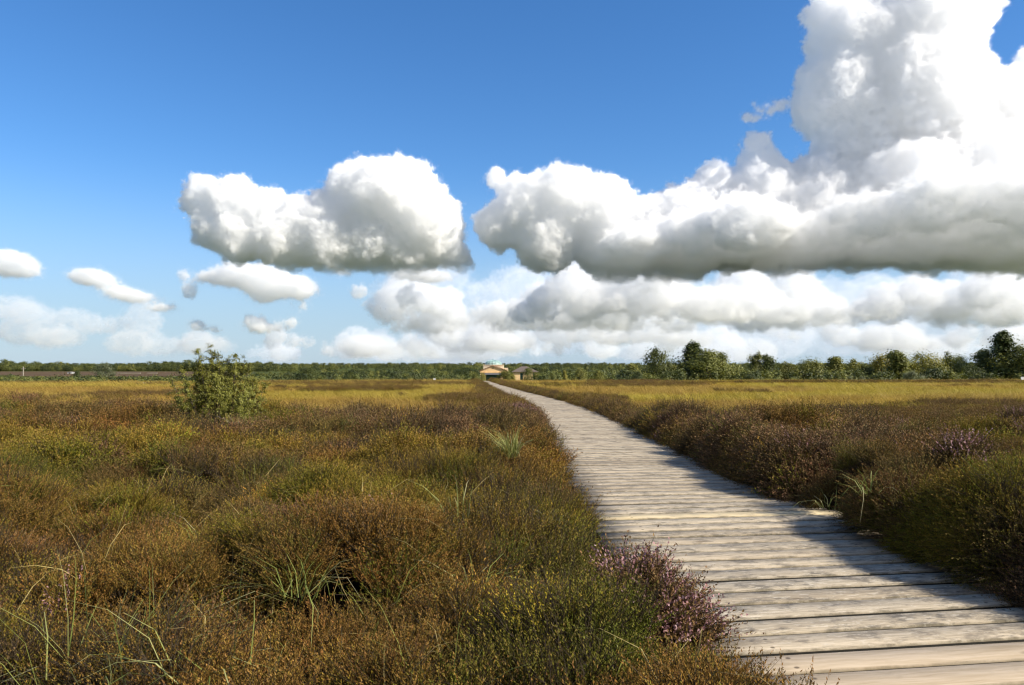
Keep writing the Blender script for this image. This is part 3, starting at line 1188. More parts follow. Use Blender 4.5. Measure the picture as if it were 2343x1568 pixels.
GM = grass_material('moor_grass_blades', True)
gms = []
for i in range(6):
    v, f, a = blade_arrays(300 + i, 60, .34, .007, .16, .5, .8, -.18)
    gms.append(np_mesh('moor_grass_tuft', v, [f], GM, {'val': a}))
gcoll = source_collection('moor_grass_tuft', gms)


def make_grass():
    q = np.random.RandomState(5)
    n = 52000
    y = 13 + 68 * q.rand(n) ** 1.0
    x = (q.rand(n) * 2 - 1) * (.74 * y + 2)
    # thin with distance: the far tufts are seen edge on
    ok = (y > near_limit(x, y) - .8) & (y < edge_d(x) + 3) & (np.abs(x - path_x(y)) > path_w(y) + .15)
    x, y = x[ok], y[ok]
    n = len(x)
    n1 = fbm(x * .5, y, 5.0, 14, 4)
    n2 = fbm(x * .4, y, 9.0, 15, 3)
    pal = np.array([(.42, .30, .042), (.37, .31, .040), (.30, .19, .045), (.46, .36, .08)])
    w = np.stack([np.ones(n) * .5, sstep(.45, .6, n1) * 1.3, sstep(.5, .62, 1 - n1) * 1.2, sstep(.55, .65, n2) * .8], -1)
    lft = (x < path_x(y)).astype(float)
    w[:, 2] += lft * .55
    w[:, 0] += (1 - lft) * .1
    w /= w.sum(1, keepdims=True)
    tint = (w[:, :, None] * pal[None]).sum(1) * q.uniform(.75, 1.2, (n, 1))
    s = np.interp(y, [14, 30, 75], [.8, 1.15, 1.9]) * q.uniform(.7, 1.25, n) * (.75 + .5 * n2)
    scatter('moor_grass', np.stack([x, y, zg(x, y)], -1), np.stack([q.randn(n) * .12, q.randn(n) * .12, q.rand(n) * .9 - .45], -1),
            np.stack([s, s, s * np.interp(y, [14, 40, 75], [1, .8, .55])], -1), q.randint(0, 6, n), tint, gcoll,
            'golden moor grass covering the open bog beyond the heather', 'grass')
    print('grass tufts', n)
    # thin stalks of grass coming up through the heather
    st = []
    GM2 = grass_material('stray_grass_blades', True)
    for i in range(5):
        v, f, a = blade_arrays(340 + i, 5, .42, .0048, .10, .8, 1.3, -.1)
        st.append(np_mesh('stray_grass', v, [f], GM2, {'val': a}))
    sc = source_collection('stray_grass', st)
    n = 2600
    y = 2.2 + 15 * q.rand(n) ** 1.2
    x = (q.rand(n) * 2 - 1) * (.7 * y + 1)
    k = fbm(x, y, 1.7, 44, 3)
    dp = np.abs(x - path_x(y)) - path_w(y)
    ok = (dp > .1) & (k > .55) & (q.rand(n) < np.where(x > path_x(y), .16, .42))
    x, y = x[ok], y[ok]
    z, _ = mound(x, y)
    n = len(x)
    tint = np.where((q.rand(n) < .55)[:, None], np.array([[.34, .27, .10]]), np.array([[.22, .24, .05]])) * q.uniform(.7, 1.2, (n, 1))
    s = q.uniform(.6, 1.1, n)
    scatter('stray_grass', np.stack([x, y, zg(x, y) + z * path_fall(x, y) + .06], -1), np.stack([q.randn(n) * .3, q.randn(n) * .3 - .2, q.rand(n) * 6.28], -1),
            np.stack([s, s, s], -1), q.randint(0, 5, n), tint, sc, 'thin stray grass blades sticking up out of the heather', 'grass')


make_grass()

TUS = grass_material('green_tussock_blades', False, [(0, (.12, .15, .025)), (.5, (.25, .27, .06)), (.8, (.40, .38, .15)), (1, (.62, .55, .34))])


def tussock(px, py, z_top, n, h, w, label, seed, lean=.5, curve=1.0, rad=.1, wind=-.25):
    """grass tussock whose foot shows at this spot of the photograph, standing in the heather"""
    for _ in range(8):
        D = (H - z_top) * F / (py - HY)
        x = (px - CX) * D / F
        z, _w = mound(np.array([x]), np.array([D]))
        z_top = .5 * z_top + .5 * (float(zg(x, D)) + float(z[0]) * float(path_fall(x, D)) + .19)
    v, f, a = blade_arrays(seed, n, h, w, rad, lean, curve, wind)
    root = empty('grass_tussock', (x, D, z_top - .02), label=label, cat='grass tussock', group='green grass tussocks among the heather')
    link(bpy.data.objects.new('grass_blades', np_mesh('grass_blades', v, [f], TUS, {'val': a})), root)


tussock(1168, 1035, .30, 150, .44, .008, 'pale green grass tussock close to the left edge of the boardwalk', 1, .6, .9, .07)
tussock(690, 1290, .30, 30, .40, .0055, 'green grass tussock in the middle of the heather on the left', 2, .9, 1.3)
tussock(1085, 1335, .25, 44, .40, .006, 'arching green tussock below the middle, left of the boards', 3, .9, 1.3)
tussock(1050, 1185, .30, 26, .36, .007, 'small sparse tussock in the heather left of the new yellow plank', 4, .8, 1.2)
tussock(1250, 1190, .25, 60, .22, .007, 'short bright green tussock at the boards beside the yellow plank', 5, .9, 1.2)
tussock(225, 1520, .25, 46, .55, .005, 'tall loose tussock in the bottom left corner', 6, .7, .9, .25)
tussock(480, 1500, .25, 20, .45, .005, 'thin tussock at the bottom, right of the tall loose one', 7, .9, 1.3, .18)
tussock(1890, 1130, .40, 16, .34, .006, 'pale blades drooping from the dark heather on the right', 8, .9, 1.4)
tussock(1985, 1080, .50, 14, .34, .006, 'few bent blades on top of the dark heather on the right', 9, .9, 1.5)
tussock(455, 1245, .25, 14, .4, .005, 'wispy tussock on the left, below the birch bush', 10, .8, 1.1, .2)
# ------------------------------------------------------------------ trees
BARK = NT('grey_brown_bark', .9)
BARK.color(BARK.ramp(BARK.noise(BARK.pos(), 4, 4), [(.35, (.045, .036, .027)), (.65, (.12, .10, .08))]))
BIRCH = NT('pale_birch_bark', .8)
BIRCH.color(BIRCH.ramp(BIRCH.noise(BIRCH.mapping(BIRCH.obj(), (20, 20, 60)), 1.0, 3), [(.35, (.10, .08, .06)), (.5, (.42, .37, .30)), (.7, (.6, .56, .48))]))

LEAF_MAT = {
    'green': leafy('birch_leaves', [(0, (.065, .076, .017)), (.5, (.14, .15, .03)), (1, (.235, .23, .06))]),
    'dark': leafy('dark_leaves', [(0, (.036, .05, .014)), (.5, (.084, .102, .023)), (1, (.16, .17, .045))]),
    'olive': leafy('olive_leaves', [(0, (.10, .105, .02)), (.5, (.205, .195, .035)), (1, (.30, .28, .07))]),
    'wood': leafy('far_wood_leaves', [(0, (.065, .08, .022)), (.5, (.14, .155, .036)), (1, (.235, .23, .065))]),
    'deep': leafy('deep_wood_leaves', [(0, (.03, .042, .014)), (.5, (.065, .082, .024)), (1, (.12, .13, .042))]),
    'pale': leafy('willow_leaves', [(0, (.08, .095, .04)), (.5, (.16, .175, .085)), (1, (.34, .35, .22))]),
}


def crown_arrays(seed, h, w, prof, nclus, per, leaf, lean=0.0, base=.04, clus=.16):
    """leaf-sized faces in clumps spread through the crown; prof(t) gives the half width at height t"""
    q = np.random.RandomState(seed)
    cen, siz = [], []
    while len(cen) < nclus:
        t = q.uniform(base, 1)
        rmax = prof(t) * w / 2
        a = q.rand() * 6.283
        r = rmax * math.sqrt(q.uniform(.0, 1))
        lump = (1 + .34 * math.sin(a * 3 + seed) * math.sin(t * 9 + seed * 2)) * q.uniform(.8, 1.18)
        r *= lump
        cen.append((math.cos(a) * r + lean * h * t * t, math.sin(a) * r, t * h))
        siz.append(clus * w * q.uniform(.55, 1.15) * (.55 + .45 * min(1, rmax / (w / 2))))
    for i in range(max(3, nclus // 12)):      # leading shoots that break the outline
        a = q.rand() * 6.283
        t = q.uniform(.72, 1.0)
        r = prof(min(1, t)) * w / 2 * q.uniform(.2, .9)
        cen.append((math.cos(a) * r + lean * h * t * t, math.sin(a) * r, h * (t + q.uniform(.0, .09))))
        siz.append(clus * w * .38)
    nclus = len(cen)
    cen = np.array(cen)
    siz = np.array(siz)
    P = np.repeat(cen, per, 0) + q.randn(nclus * per, 3) * np.repeat(siz, per)[:, None] * np.array([.62, .62, .5])
    P[:, 2] = np.maximum(P[:, 2], .02 * h)
    n = len(P)
    # leaves face outwards from their clump and from the crown, as they do on a tree
    cr = np.repeat(cen, per, 0)
    o1 = P - cr
    o1 /= np.linalg.norm(o1, axis=1, keepdims=True) + 1e-9
    o2 = P - np.array([0, 0, .42 * h])
    o2 /= np.linalg.norm(o2, axis=1, keepdims=True) + 1e-9
    nn = o1 * .8 + o2 * 1.0 + q.randn(n, 3) * .5
    nn /= np.linalg.norm(nn, axis=1, keepdims=True)
    u = np.cross(nn, q.randn(n, 3))
    u /= np.linalg.norm(u, axis=1, keepdims=True)
    v = np.cross(nn, u)
    L_ = leaf * q.uniform(.6, 1.3, (n, 1))
    V_ = np.stack([P - u * L_, P - v * L_ * .55, P + u * L_, P + v * L_ * .55], 1).reshape(-1, 3)
    Fq = np.arange(4 * n).reshape(n, 4)
    clt = np.repeat(q.rand(nclus), per)
    val = np.repeat(np.clip(.55 * clt + .45 * q.rand(n), 0, 1), 4)
    return V_, Fq, val, cen


PROF = {
    'cone': lambda t: max(.1, (1.0 - max(0, t - .3) / .74)) ** 1.0 * (.7 + .3 * min(1, t / .12)),
    'dome': lambda t: math.sqrt(max(.02, 1 - (max(0, t - .3) / .72) ** 2)) * (.8 + .2 * min(1, t / .3)),
    'oval': lambda t: math.sqrt(max(.03, 1 - ((t - .5) / .52) ** 2)),
    'spread': lambda t: (.65 + .35 * min(1, t / .5)) * (1 if t < .62 else math.sqrt(max(.04, 1 - ((t - .62) / .4) ** 2))),
    'spiky': lambda t: (1 - .55 * t) * (1 if t < .55 else .62),
}

TREE_MESH = {}


def tree_meshes(kind, seed, mat):
    key = (kind, seed, mat)
    if key not in TREE_MESH:
        v, f, a, cen = crown_arrays(seed, 1.0, {'cone': .62, 'dome': 1.1, 'oval': .85, 'spread': .95, 'spiky': .8}[kind], PROF[kind], 90, 90, .0205,
                                    lean=(-.08 if seed % 2 else .05), clus=.19)
        crown = np_mesh('crown', v, [f], LEAF_MAT[mat], {'val': a})
        m = MB()
        q = random.Random(seed)
        m.tube([(0, 0, -.03), (.01, 0, .3), (-.01, .01, .6), (-.03, 0, .86)], [.028, .02, .012, .004], 6)
        for c in cen[::4]:
            z0 = max(.05, c[2] * .55)
            m.tube([(0, 0, z0), (c[0] * .5, c[1] * .5, (z0 + c[2]) / 2 + .02), tuple(c)], [.009, .006, .002], 4)
        trunk = m.mesh('trunk', BARK.m)
        TREE_MESH[key] = (crown, trunk)
    return TREE_MESH[key]


def tree(px, top, D, wpx, kind, seed, mat, label, cat='tree', name='birch_tree', group=None):
    p = at(px, top, D)
    z0 = float(zg(p.x, D))
    h = p.z - z0
    w = wpx * (1.0 if name == 'shrub' else 1.3 if kind == 'cone' else 1.45) * D / F
    crown, trunk = tree_meshes(kind, seed, mat)
    w1 = {'cone': .62, 'dome': 1.1, 'oval': .85, 'spread': .95, 'spiky': .8}[kind] * 1.12
    root = empty(name, (p.x, D, z0), label=label, cat=cat, group=group)
    root.scale = (w / w1, w / w1, h / 1.02)
    root.rotation_euler[2] = (seed * 1.7) % 6.28 * 0.0
    for nm, me in (('crown', crown), ('trunk', trunk)):
        link(bpy.data.objects.new(nm, me), root)
    return root


G1 = 'trees along the far edge of the bog on the right'
for (px, top, D, w, k, s, m, lab) in [
    (1453, 833, 104, 62, 'cone', 1, 'green', 'small rounded birch, leftmost of the row on the right, behind a black-green bush'),
    (1499, 806, 106, 74, 'dome', 2, 'green', 'birch with two soft peaks just left of the tallest pointed tree'),
    (1536, 838, 112, 60, 'dome', 3, 'olive', 'low round tree filling the gap left of the tallest pointed tree'),
    (1581, 781, 106, 84, 'cone', 4, 'dark', 'tallest tree right of the boardwalk, pointed and dark green'),
    (1624, 806, 103, 92, 'oval', 5, 'green', 'broad birch leaning on the right flank of the tallest pointed tree'),
    (1644, 812, 110, 56, 'spiky', 6, 'green', 'narrow spiky birch at the right end of the tall pointed clump'),
    (1682, 838, 108, 58, 'dome', 7, 'dark', 'low dark rounded tree in the dip right of the tall pointed clump'),
    (1724, 814, 112, 56, 'spiky', 8, 'green', 'birch with a ragged top, left one of a pair of equal height'),
    (1763, 815, 112, 62, 'spiky', 9, 'dark', 'birch with a ragged dark top, right one of a pair of equal height'),
    (1796, 836, 106, 66, 'dome', 10, 'olive', 'smooth round olive tree just right of the equal pair of birches'),
    (1824, 841, 110, 46, 'oval', 3, 'green', 'small dull green tree between two rounded ones, right of the equal pair'),
    (1858, 828, 108, 70, 'dome', 11, 'green', 'rounded mid green tree with a dense dome, left of the narrow-topped birch'),
    (1904, 818, 108, 76, 'cone', 12, 'green', 'birch with a narrow knob on top of a broad body, above low yellow bushes'),
    (1952, 829, 114, 52, 'oval', 2, 'green', 'slim birch behind the low yellow bushes'),
    (1986, 838, 106, 46, 'oval', 13, 'dark', 'small very dark round tree right of the low yellow bushes'),
    (2018, 818, 108, 66, 'spread', 14, 'olive', 'light green birch with a flat top left of the pale shimmering tree'),
    (2062, 809, 104, 84, 'spiky', 15, 'green', 'spiky-topped tree with pale leaves showing low down'),
    (2112, 812, 106, 84, 'dome', 16, 'olive', 'big olive tree with a smooth rounded top right of the spiky one'),
    (2150, 842, 104, 56, 'dome', 7, 'olive', 'low olive bush sloping down beside the big round-topped tree'),
    (2184, 814, 108, 58, 'oval', 17, 'dark', 'upright dark tree with sunlit top standing in a gap of sky'),
    (2216, 834, 104, 66, 'dome', 18, 'dark', 'low dark bushy tree right of the upright one in the gap'),
    (2262, 804, 106, 84, 'spiky', 19, 'dark', 'ragged dark birch just left of the windswept tree at the frame edge'),
    (2306, 764, 104, 92, 'cone', 33, 'dark', 'windswept tree rising highest near the right edge of the frame'),
    (2352, 796, 102, 86, 'oval', 21, 'olive', 'olive tree cut off by the right edge of the frame'),
]:
    tree(px, top, D, w, k, s, m, lab, group=G1)

for (px, top, D, w, k, s, m, lab) in [
    (1456, 852, 90, 46, 'dome', 22, 'dark', 'black-green bush in front of the leftmost birch of the right-hand row'),
    (1371, 850, 96, 40, 'oval', 23, 'olive', 'round olive bush with pale grass to its right, left of the right-hand row'),
    (1325, 846, 100, 44, 'dome', 24, 'green', 'bright glossy bush midway between the hipped roof and the black-green bush'),
    (1294, 850, 98, 30, 'cone', 25, 'olive', 'pointed light green bush left of the bright glossy one'),
    (1260, 857, 96, 38, 'dome', 26, 'green', 'low rounded bush right of the hipped-roof building'),
    (1158, 850, 118, 40, 'oval', 27, 'olive', 'yellow-green bush between the gabled front and the hipped-roof building'),
    (1172, 860, 112, 30, 'dome', 22, 'olive', 'low yellow-green bush at the foot of the hipped-roof wall'),
    (1106, 858, 116, 24, 'dome', 29, 'olive', 'little bush in front of the left corner of the gabled front'),
    (1085, 857, 112, 32, 'dome', 30, 'olive', 'pale round bush left of the gabled front'),
    (1945, 862, 92, 26, 'dome', 31, 'pale', 'low yellowish bush below the knob-topped birch, left of its twin'),
    (1970, 862, 92, 26, 'dome', 32, 'pale', 'low yellowish bush below the slim birch, right of its twin'),
    (2085, 852, 92, 44, 'spread', 33, 'pale', 'pale shimmering bush with whitish leaves under the spiky-topped tree'),
]:
    tree(px, top, D, w, k, s, m, lab, cat='bush', name='shrub', group='bushes along the edge of the bog')
tree(1206, 843, 225, 18, 'oval', 34, 'green', 'small slim tree in front of the windows of the hipped-roof building', name='small_tree')
tree(1230, 853, 222, 20, 'dome', 35, 'green', 'tree hiding the right corner of the hipped-roof building', name='small_tree')
tree(1064, 842, 190, 52, 'spread', 36, 'dark', 'dark broad tree left of the gabled building', name='broad_tree')
tree(242, 834, 170, 34, 'spread', 37, 'pale', 'silvery windblown willow standing alone at the far left', name='willow_tree')
tree(176, 850, 150, 30, 'dome', 22, 'dark', 'dark round bush at the far left before the brown field', cat='bush', name='shrub')
tree(700, 843, 150, 44, 'dome', 24, 'dark', 'dark rounded tree at the left end of the wood behind the bog', name='broad_tree')


# far-off woods and thickets that read as one mass
def wood_sources():
    ms = []
    for i, (k, m) in enumerate((('dome', 'wood'), ('dome', 'deep'), ('oval', 'wood'), ('oval', 'deep'), ('spread', 'deep'), ('cone', 'wood'))):
        v, f, a, _ = crown_arrays(60 + i, 1.0, {'cone': .7, 'dome': 1.2, 'oval': .9, 'spread': 1.0}[k], PROF[k], 30, 40, .036, clus=.2)
        ms.append(np_mesh('wood_crown', v, [f], LEAF_MAT[m], {'val': a}))
    return source_collection('wood_crown', ms)


WC = wood_sources()


def wood(name, label, x, y, h, w, seed, cat='wood'):
    q = np.random.RandomState(seed)
    n = len(x)
    h = np.asarray(h) * q.uniform(.6, .95, n)
    scatter(name, np.stack([x, y, zg(x, y) - .05], -1), np.stack([np.zeros(n), np.zeros(n), q.rand(n) * 6.28], -1), np.stack([h * w, h * w, h], -1),
            q.randint(0, 6, n), np.ones((n, 3)), WC, label, cat)


def fill_woods():
    q = np.random.RandomState(77)
    def band(n, y0, y1, a0, a1):
        y = y0 + (y1 - y0) * q.rand(n)
        a = a0 + (a1 - a0) * q.rand(n)
        return a * y, y
    U = lambda px: (px - CX) / F
    # low thicket beyond the bog on the left
    x, y = band(1500, 86, 150, U(-160), U(600))
    e = edge_d(x)
    k = y > e + 8
    x, y = x[k], y[k]
    top = 861 + 6 * (fbm(x, y, 9, 3, 3) - .5)
    hh = (H - (top - HY) * y / F) - zg(x, y)
    wood('thicket', 'low green thicket along the left edge of the bog', x, y, np.clip(hh, .5, 4), 1.15, 1, 'thicket')
    # taller wood in the middle, left of the building
    x, y = band(600, 112, 330, U(585), U(1092))
    top = 846 + 10 * (fbm(x, y, 14, 5, 3) - .5) + 12 * sstep(130, 112, y)
    top = top + 6 * sstep(U(760) , U(600), x / y)
    hh = (H - (top - HY) * y / F) - zg(x, y)
    wood('birch_wood', 'birch wood stretching left of the building behind the bog', x, y, np.clip(hh, .8, 8), .95, 2)
    # wood to the right of the building and behind the row
    x, y = band(1000, 108, 420, U(1236), U(2520))
    top = 846 + 9 * (fbm(x, y, 16, 8, 3) - .5) - 6 * sstep(150, 300, y) + 8 * sstep(135, 108, y)
    hh = (H - (top - HY) * y / F) - zg(x, y)
    wood('birch_wood', 'dense birch scrub behind the tree row on the right', x, y, np.clip(hh, .8, 9), .95, 3)
    x, y = band(420, 98, 118, U(1240), U(2520))
    top = 846 + 14 * (fbm(x, y, 8, 19, 3) - .5)
    hh = (H - (top - HY) * y / F) - zg(x, y)
    wood('scrub', 'low birch scrub closing the gaps between the trees on the right', x, y, np.clip(hh, .6, 6), 1.05, 9, 'scrub')
    x, y = band(500, 262, 420, U(1085), U(1250))
    wood('birch_wood', 'trees behind the building', x, y, np.full(len(x), 4.4), 1.0, 8)
    # tree belts on the skyline
    x, y = band(900, 600, 720, U(-300), U(620))
    wood('far_wood', 'far belt of trees on the skyline at the left', x, y, 6.4 + 10 * (fbm(x, y, 30, 41, 3) - .5), 1.2, 4)
    x, y = band(1500, 450, 1300, U(560), U(2600))
    kk = fbm(x, y, 90, 35, 3) > .46
    x, y = x[kk], y[kk]
    wood('far_wood', 'far belt of trees on the skyline from the middle to the right', x, y, 4.4 + y * .0030 + 3 * (fbm(x, y, 40, 43, 2) - .5), 1.3, 5)
    x, y = band(1700, 1500, 3200, U(-300), U(2600))
    kk = fbm(x, y, 120, 31, 3) > .5
    x, y = x[kk], y[kk]
    wood('far_wood', 'hazy tree line on the horizon', x, y, 2.5 + y * .0018 + 5 * (fbm(x, y, 60, 37, 2) - .5), 1.7, 6)


fill_woods()


# the young birch standing in the heather on the left
def birch_bush():
    k = 13.4 / F
    D = 13.4
    x0 = (497 - CX) * k
    z0 = float(zg(x0, D))
    root = empty('birch_bush', (x0, D, z0), label='young bushy birch with shimmering leaves standing in the heather on the left', cat='birch')
    q = np.random.RandomState(9)
    m = MB()
    tips = []
    P3 = lambda px, py, dy=0.0: np.array([(px - 497) * k * .93, dy, H - (py - HY) * k - z0])
    ends = [(462, 800), (485, 790), (475, 812), (500, 806), (520, 822), (545, 812), (556, 820), (574, 832), (430, 842), (416, 862), (440, 850), (585, 866), (590, 890), (580, 905),
            (412, 884), (420, 904), (440, 920), (500, 850), (520, 860), (545, 850), (565, 860), (470, 850), (455, 870), (480, 890), (510, 890), (540, 900), (560, 915), (575, 880),
            (440, 890), (465, 915), (495, 925), (530, 930), (552, 935), (428, 872), (600, 878), (508, 828), (535, 838), (452, 828), (480, 955), (508, 975), (535, 970), (520, 950), (548, 972), (495, 965), (495, 905), (470, 840), (530, 875), (500, 880), (440, 905)]
    for i, (ex, ey) in enumerate(ends):
        dy = q.uniform(-.55, .55) * (1 if ey > 840 else .45)
        e = P3(ex, ey, dy)
        b = np.array([q.uniform(-.02, .22), q.uniform(-.1, .1), .02])
        mid = b * .45 + e * .55 + np.array([(e[0] - b[0]) * .12, 0, -.10 * (1 if ey > 850 else .2)])
        m.tube([b, (b + mid) / 2 + q.randn(3) * .02, mid, e], [.018, .013, .008, .002], 5)
        tips.append((mid, e))
    m.build('stems', BARK.m, root)
    # leaves on side twigs
    tw = MB()
    V_, val = [], []
    for (a, e) in tips:
        nt = 40
        for j in range(nt):
            t = q.uniform(.0, 1.0) ** .8
            c = a + (e - a) * t
            d = q.randn(3)
            d[2] = d[2] * .6 + .35
            d /= np.linalg.norm(d)
            L_ = q.uniform(.08, .30) * (1.15 - .75 * t)
            tw.tube([c, c + d * L_ * .6, c + d * L_], [.003, .002, .001], 3)
            for g in range(44):
                p = c + d * L_ * q.uniform(.2, 1.05) + q.randn(3) * .016
                nn = (p - np.array([.05, 0, .8])) / 1.0 + d * .5 + q.randn(3) * .45
                u = np.cross(nn, q.randn(3))
                u /= np.linalg.norm(u)
                v = np.cross(nn, u)
                v /= np.linalg.norm(v)
                s = q.uniform(.0072, .0115)
                V_.extend((p - u * s, p - v * s * .75, p + u * s * 1.15, p + v * s * .75))
                val.extend((q.rand(),) * 4)
    tw.build('twigs', BARK.m, root)
    n = len(V_) // 4
    lm = leafy('young_birch_leaves', [(0, (.12, .122, .018)), (.55, (.28, .262, .04)), (.94, (.36, .33, .075)), (1, (.46, .43, .16))], trans=.22, rough=.5, spec=.25)
    me = np_mesh('foliage', np.array(V_), [np.arange(4 * n).reshape(n, 4)], lm, {'val': np.array(val)})
    link(bpy.data.objects.new('foliage', me), root)
    # small white-stemmed seedling in front
    D2 = 12.5
    k2 = D2 / F
    x1 = (545 - CX) * k2
    z1 = .05
    r2 = empty('birch_seedling', (x1, D2, z1), label='small birch seedling with one whitish stem in front of the bushy birch', cat='birch')
    s = MB()
    s.tube([(0, 0, 0), (.01, 0, .18), (-.01, 0, .36), (.02, 0, .55)], [.014, .011, .008, .003], 6)
    ends = []
    for i in range(26):
        z = q.uniform(.16, .52)
        a = q.rand() * 6.28
        L_ = q.uniform(.12, .34)
        e = np.array([math.cos(a) * L_, math.sin(a) * L_, z + q.uniform(0, .15)])
        s.tube([(0, 0, z * .85), tuple(e)], [.005, .0015], 4)
        ends.append((np.array([0, 0, z * .85]), e))
    s.build('trunk', BIRCH.m, r2)
    V_, val = [], []
    for a, e in ends:
        for j in range(34):
            p = a + (e - a) * q.uniform(.25, 1.08) + q.randn(3) * .035
            u = q.randn(3)
            u /= np.linalg.norm(u)
            v = np.cross(u, q.randn(3))
            v /= np.linalg.norm(v)
            sz = q.uniform(.008, .015)
            V_.extend((p - u * sz, p - v * sz * .7, p + u * sz, p + v * sz * .7))
            val.extend((q.rand(),) * 4)
    n = len(V_) // 4
    link(bpy.data.objects.new('crown', np_mesh('crown', np.array(V_), [np.arange(4 * n).reshape(n, 4)], lm, {'val': np.array(val)})), r2)


birch_bush()
# ------------------------------------------------------------------ the buildings and small things far off
def plain(name, c, var=.12, rough=.8, spec=.2, sc=1.5):
    t = NT(name, rough, spec)
    n = t.noise(t.pos(), sc, 4, .6)
    t.color(t.ramp(n, [(.3, tuple(v * (1 - var) for v in c)), (.7, tuple(v * (1 + var) for v in c))]))
    return t.m


def buildings():
    D = 240.0
    k = D / F
    X = lambda px: (px - CX) * k
    Z = lambda py: H - (py - HY) * k
    g = -3.62
    ren = plain('orange_render', (.86, .58, .30))
    ren2 = plain('orange_trim', (.76, .50, .25))
    cream = plain('cream_render', (.74, .63, .45))
    tile = plain('brown_roof_tiles', (.14, .11, .09), .2, sc=6)
    grey = plain('grey_canopy_metal', (.26, .26, .29), rough=.5)
    dark = plain('dark_interior', (.02, .025, .025))
    glass = NT('green_door_glass', .12, .5)
    glass.color(glass.ramp(glass.noise(glass.pos(), .9, 3), [(.35, (.03, .075, .07)), (.65, (.07, .15, .135))]))
    frame = plain('dark_green_frame', (.03, .085, .075), rough=.5)
    dg = NT('turquoise_dome_glass', .35, .3)
    dg.color(dg.ramp(dg.noise(dg.pos(), 1.2, 2), [(.35, (.20, .30, .28)), (.65, (.36, .48, .45))]))
    rib = plain('pale_green_ribs', (.35, .52, .50), rough=.5)

    root = empty('visitor_centre', (X(1128), D, g), label='orange gabled visitor building with a turquoise glass dome at the end of the boardwalk', cat='building')
    ox, oz = -X(1128), -g

    def P(mb, name, mats, parent=root, **kw):
        me = mb.mesh(name, mats)
        if parent is root:
            me.transform(Matrix.Translation((ox, -D, oz)))
        else:
            me.transform(Matrix.Translation((ox, -D, oz)))
        return link(bpy.data.objects.new(name, me), parent, **kw)
    xl, xm, xr = X(1098.5), X(1127.5), X(1157)
    ze, za, zr = Z(849.6), Z(837.6), Z(848.6)
    o0, o1, ot = X(1111), X(1145), Z(855)
    m = MB()                      # front wall with a doorway left open
    zc = Z(852.6)
    m.prism([(xl, zc), (xr, zc), (xr, zr), (xm, za), (xl, ze)], D - .15, D + .15)
    m.prism([(xl, g), (o0, g), (o0, zc), (xl, zc)], D - .15, D + .15)
    m.prism([(o1, g), (xr, g), (xr, zc), (o1, zc)], D - .15, D + .15)
    m.prism([(o0, ot), (o1, ot), (o1, zc), (o0, zc)], D - .15, D + .15)
    # side walls and back
    m.prism([(xl, g), (xl + .3, g), (xl + .3, ze), (xl, ze)], D + .15, D + 8)
    m.prism([(xr - .3, g), (xr, g), (xr, zr), (xr - .3, zr)], D + .15, D + 8)
    P(m, 'wall', ren)
    m = MB()
    m.box(((xl + xr) / 2, D - .2, zc), (xr - xl + .3, .34, .16))
    P(m, 'cornice', ren2)
    m = MB()
    for (xa, zz, xb, zb) in ((xl - .45, ze - .02, xm, za + .06), (xm, za + .06, xr + .45, zr - .02)):
        m.prism([(xa, zz), (xb, zb), (xb, zb + .16), (xa, zz + .16)], D - .45, D + 8)
    P(m, 'roof', plain('red_brown_roof_edge', (.36, .19, .10)))
    m = MB()
    m.box(((o0 + o1) / 2, D - .55, ot - .12), (o1 - o0 + .5, 1.0, .42))
    P(m, 'canopy', grey)
    m = MB()
    m.prism([(o0, g), (o1, g), (o1, ot - .34), (o0, ot - .34)], D + .5, D + .56)
    door = P(m, 'glass_door', glass.m)
    m = MB()
    for i in range(6):
        xx = o0 + .06 + (o1 - o0 - .12) * i / 5
        m.box((xx, D + .45, (g + ot) / 2 - .15), (.09, .08, ot - g - .3))
    m.box(((o0 + o1) / 2, D + .44, g + 1.9), (o1 - o0, .07, .1))
    m.box(((o0 + o1) / 2, D + .44, g + .12), (o1 - o0, .07, .2))
    P(m, 'door_frame', frame, door)
    m = MB()
    m.prism([(xm - .28, Z(841.6)), (xm + .28, Z(841.6)), (xm + .22, Z(843)), (xm, Z(844.4)), (xm - .22, Z(843))], D - .24, D - .155)
    P(m, 'emblem', plain('bronze_emblem', (.20, .12, .05)))
    m = MB()
    d0, d1 = X(1103.2), X(1150.7)
    m.box(((d0 + d1) / 2, D + 13, (g + Z(836)) / 2), (d1 - d0, 9.5, Z(836) - g))
    m.box(((d0 + d1) / 2, D + 13, Z(835.6)), (d1 - d0 + .25, 9.75, .22))
    P(m, 'drum_wall', cream)
    m = MB()
    e0, e1 = X(1145), X(1162)
    m.box(((e0 + e1) / 2 , D + 7.2, (g + Z(842.2)) / 2), (e1 - e0, 1.9, Z(842.2) - g))
    P(m, 'side_block', cream)
    # dome: faceted glass with ribs
    m = MB()
    cx, cy, cz, rr, hh = X(1126), D + 13, Z(834.6), X(1146) - X(1126), Z(824) - Z(834.6)
    rings, seg = 5, 16
    vs = []
    pt = lambda i, j, s=1.0: (cx + rr * s * math.cos(i / rings * math.pi / 2) * math.cos(2 * math.pi * j / seg), cy + rr * s * math.cos(i / rings * math.pi / 2) * math.sin(2 * math.pi * j / seg), cz + hh * s * math.sin(i / rings * math.pi / 2) ** .85)
    for i in range(rings):
        for j in range(seg):
            vs.append(pt(i, j))
    vs.append((cx, cy, cz + hh))
    fs = [(i * seg + j, i * seg + (j + 1) % seg, (i + 1) * seg + (j + 1) % seg, (i + 1) * seg + j) for i in range(rings - 1) for j in range(seg)]
    fs += [((rings - 1) * seg + j, (rings - 1) * seg + (j + 1) % seg, rings * seg) for j in range(seg)]
    m.add(vs, fs)
    dome = P(m, 'dome', dg.m)
    m = MB()
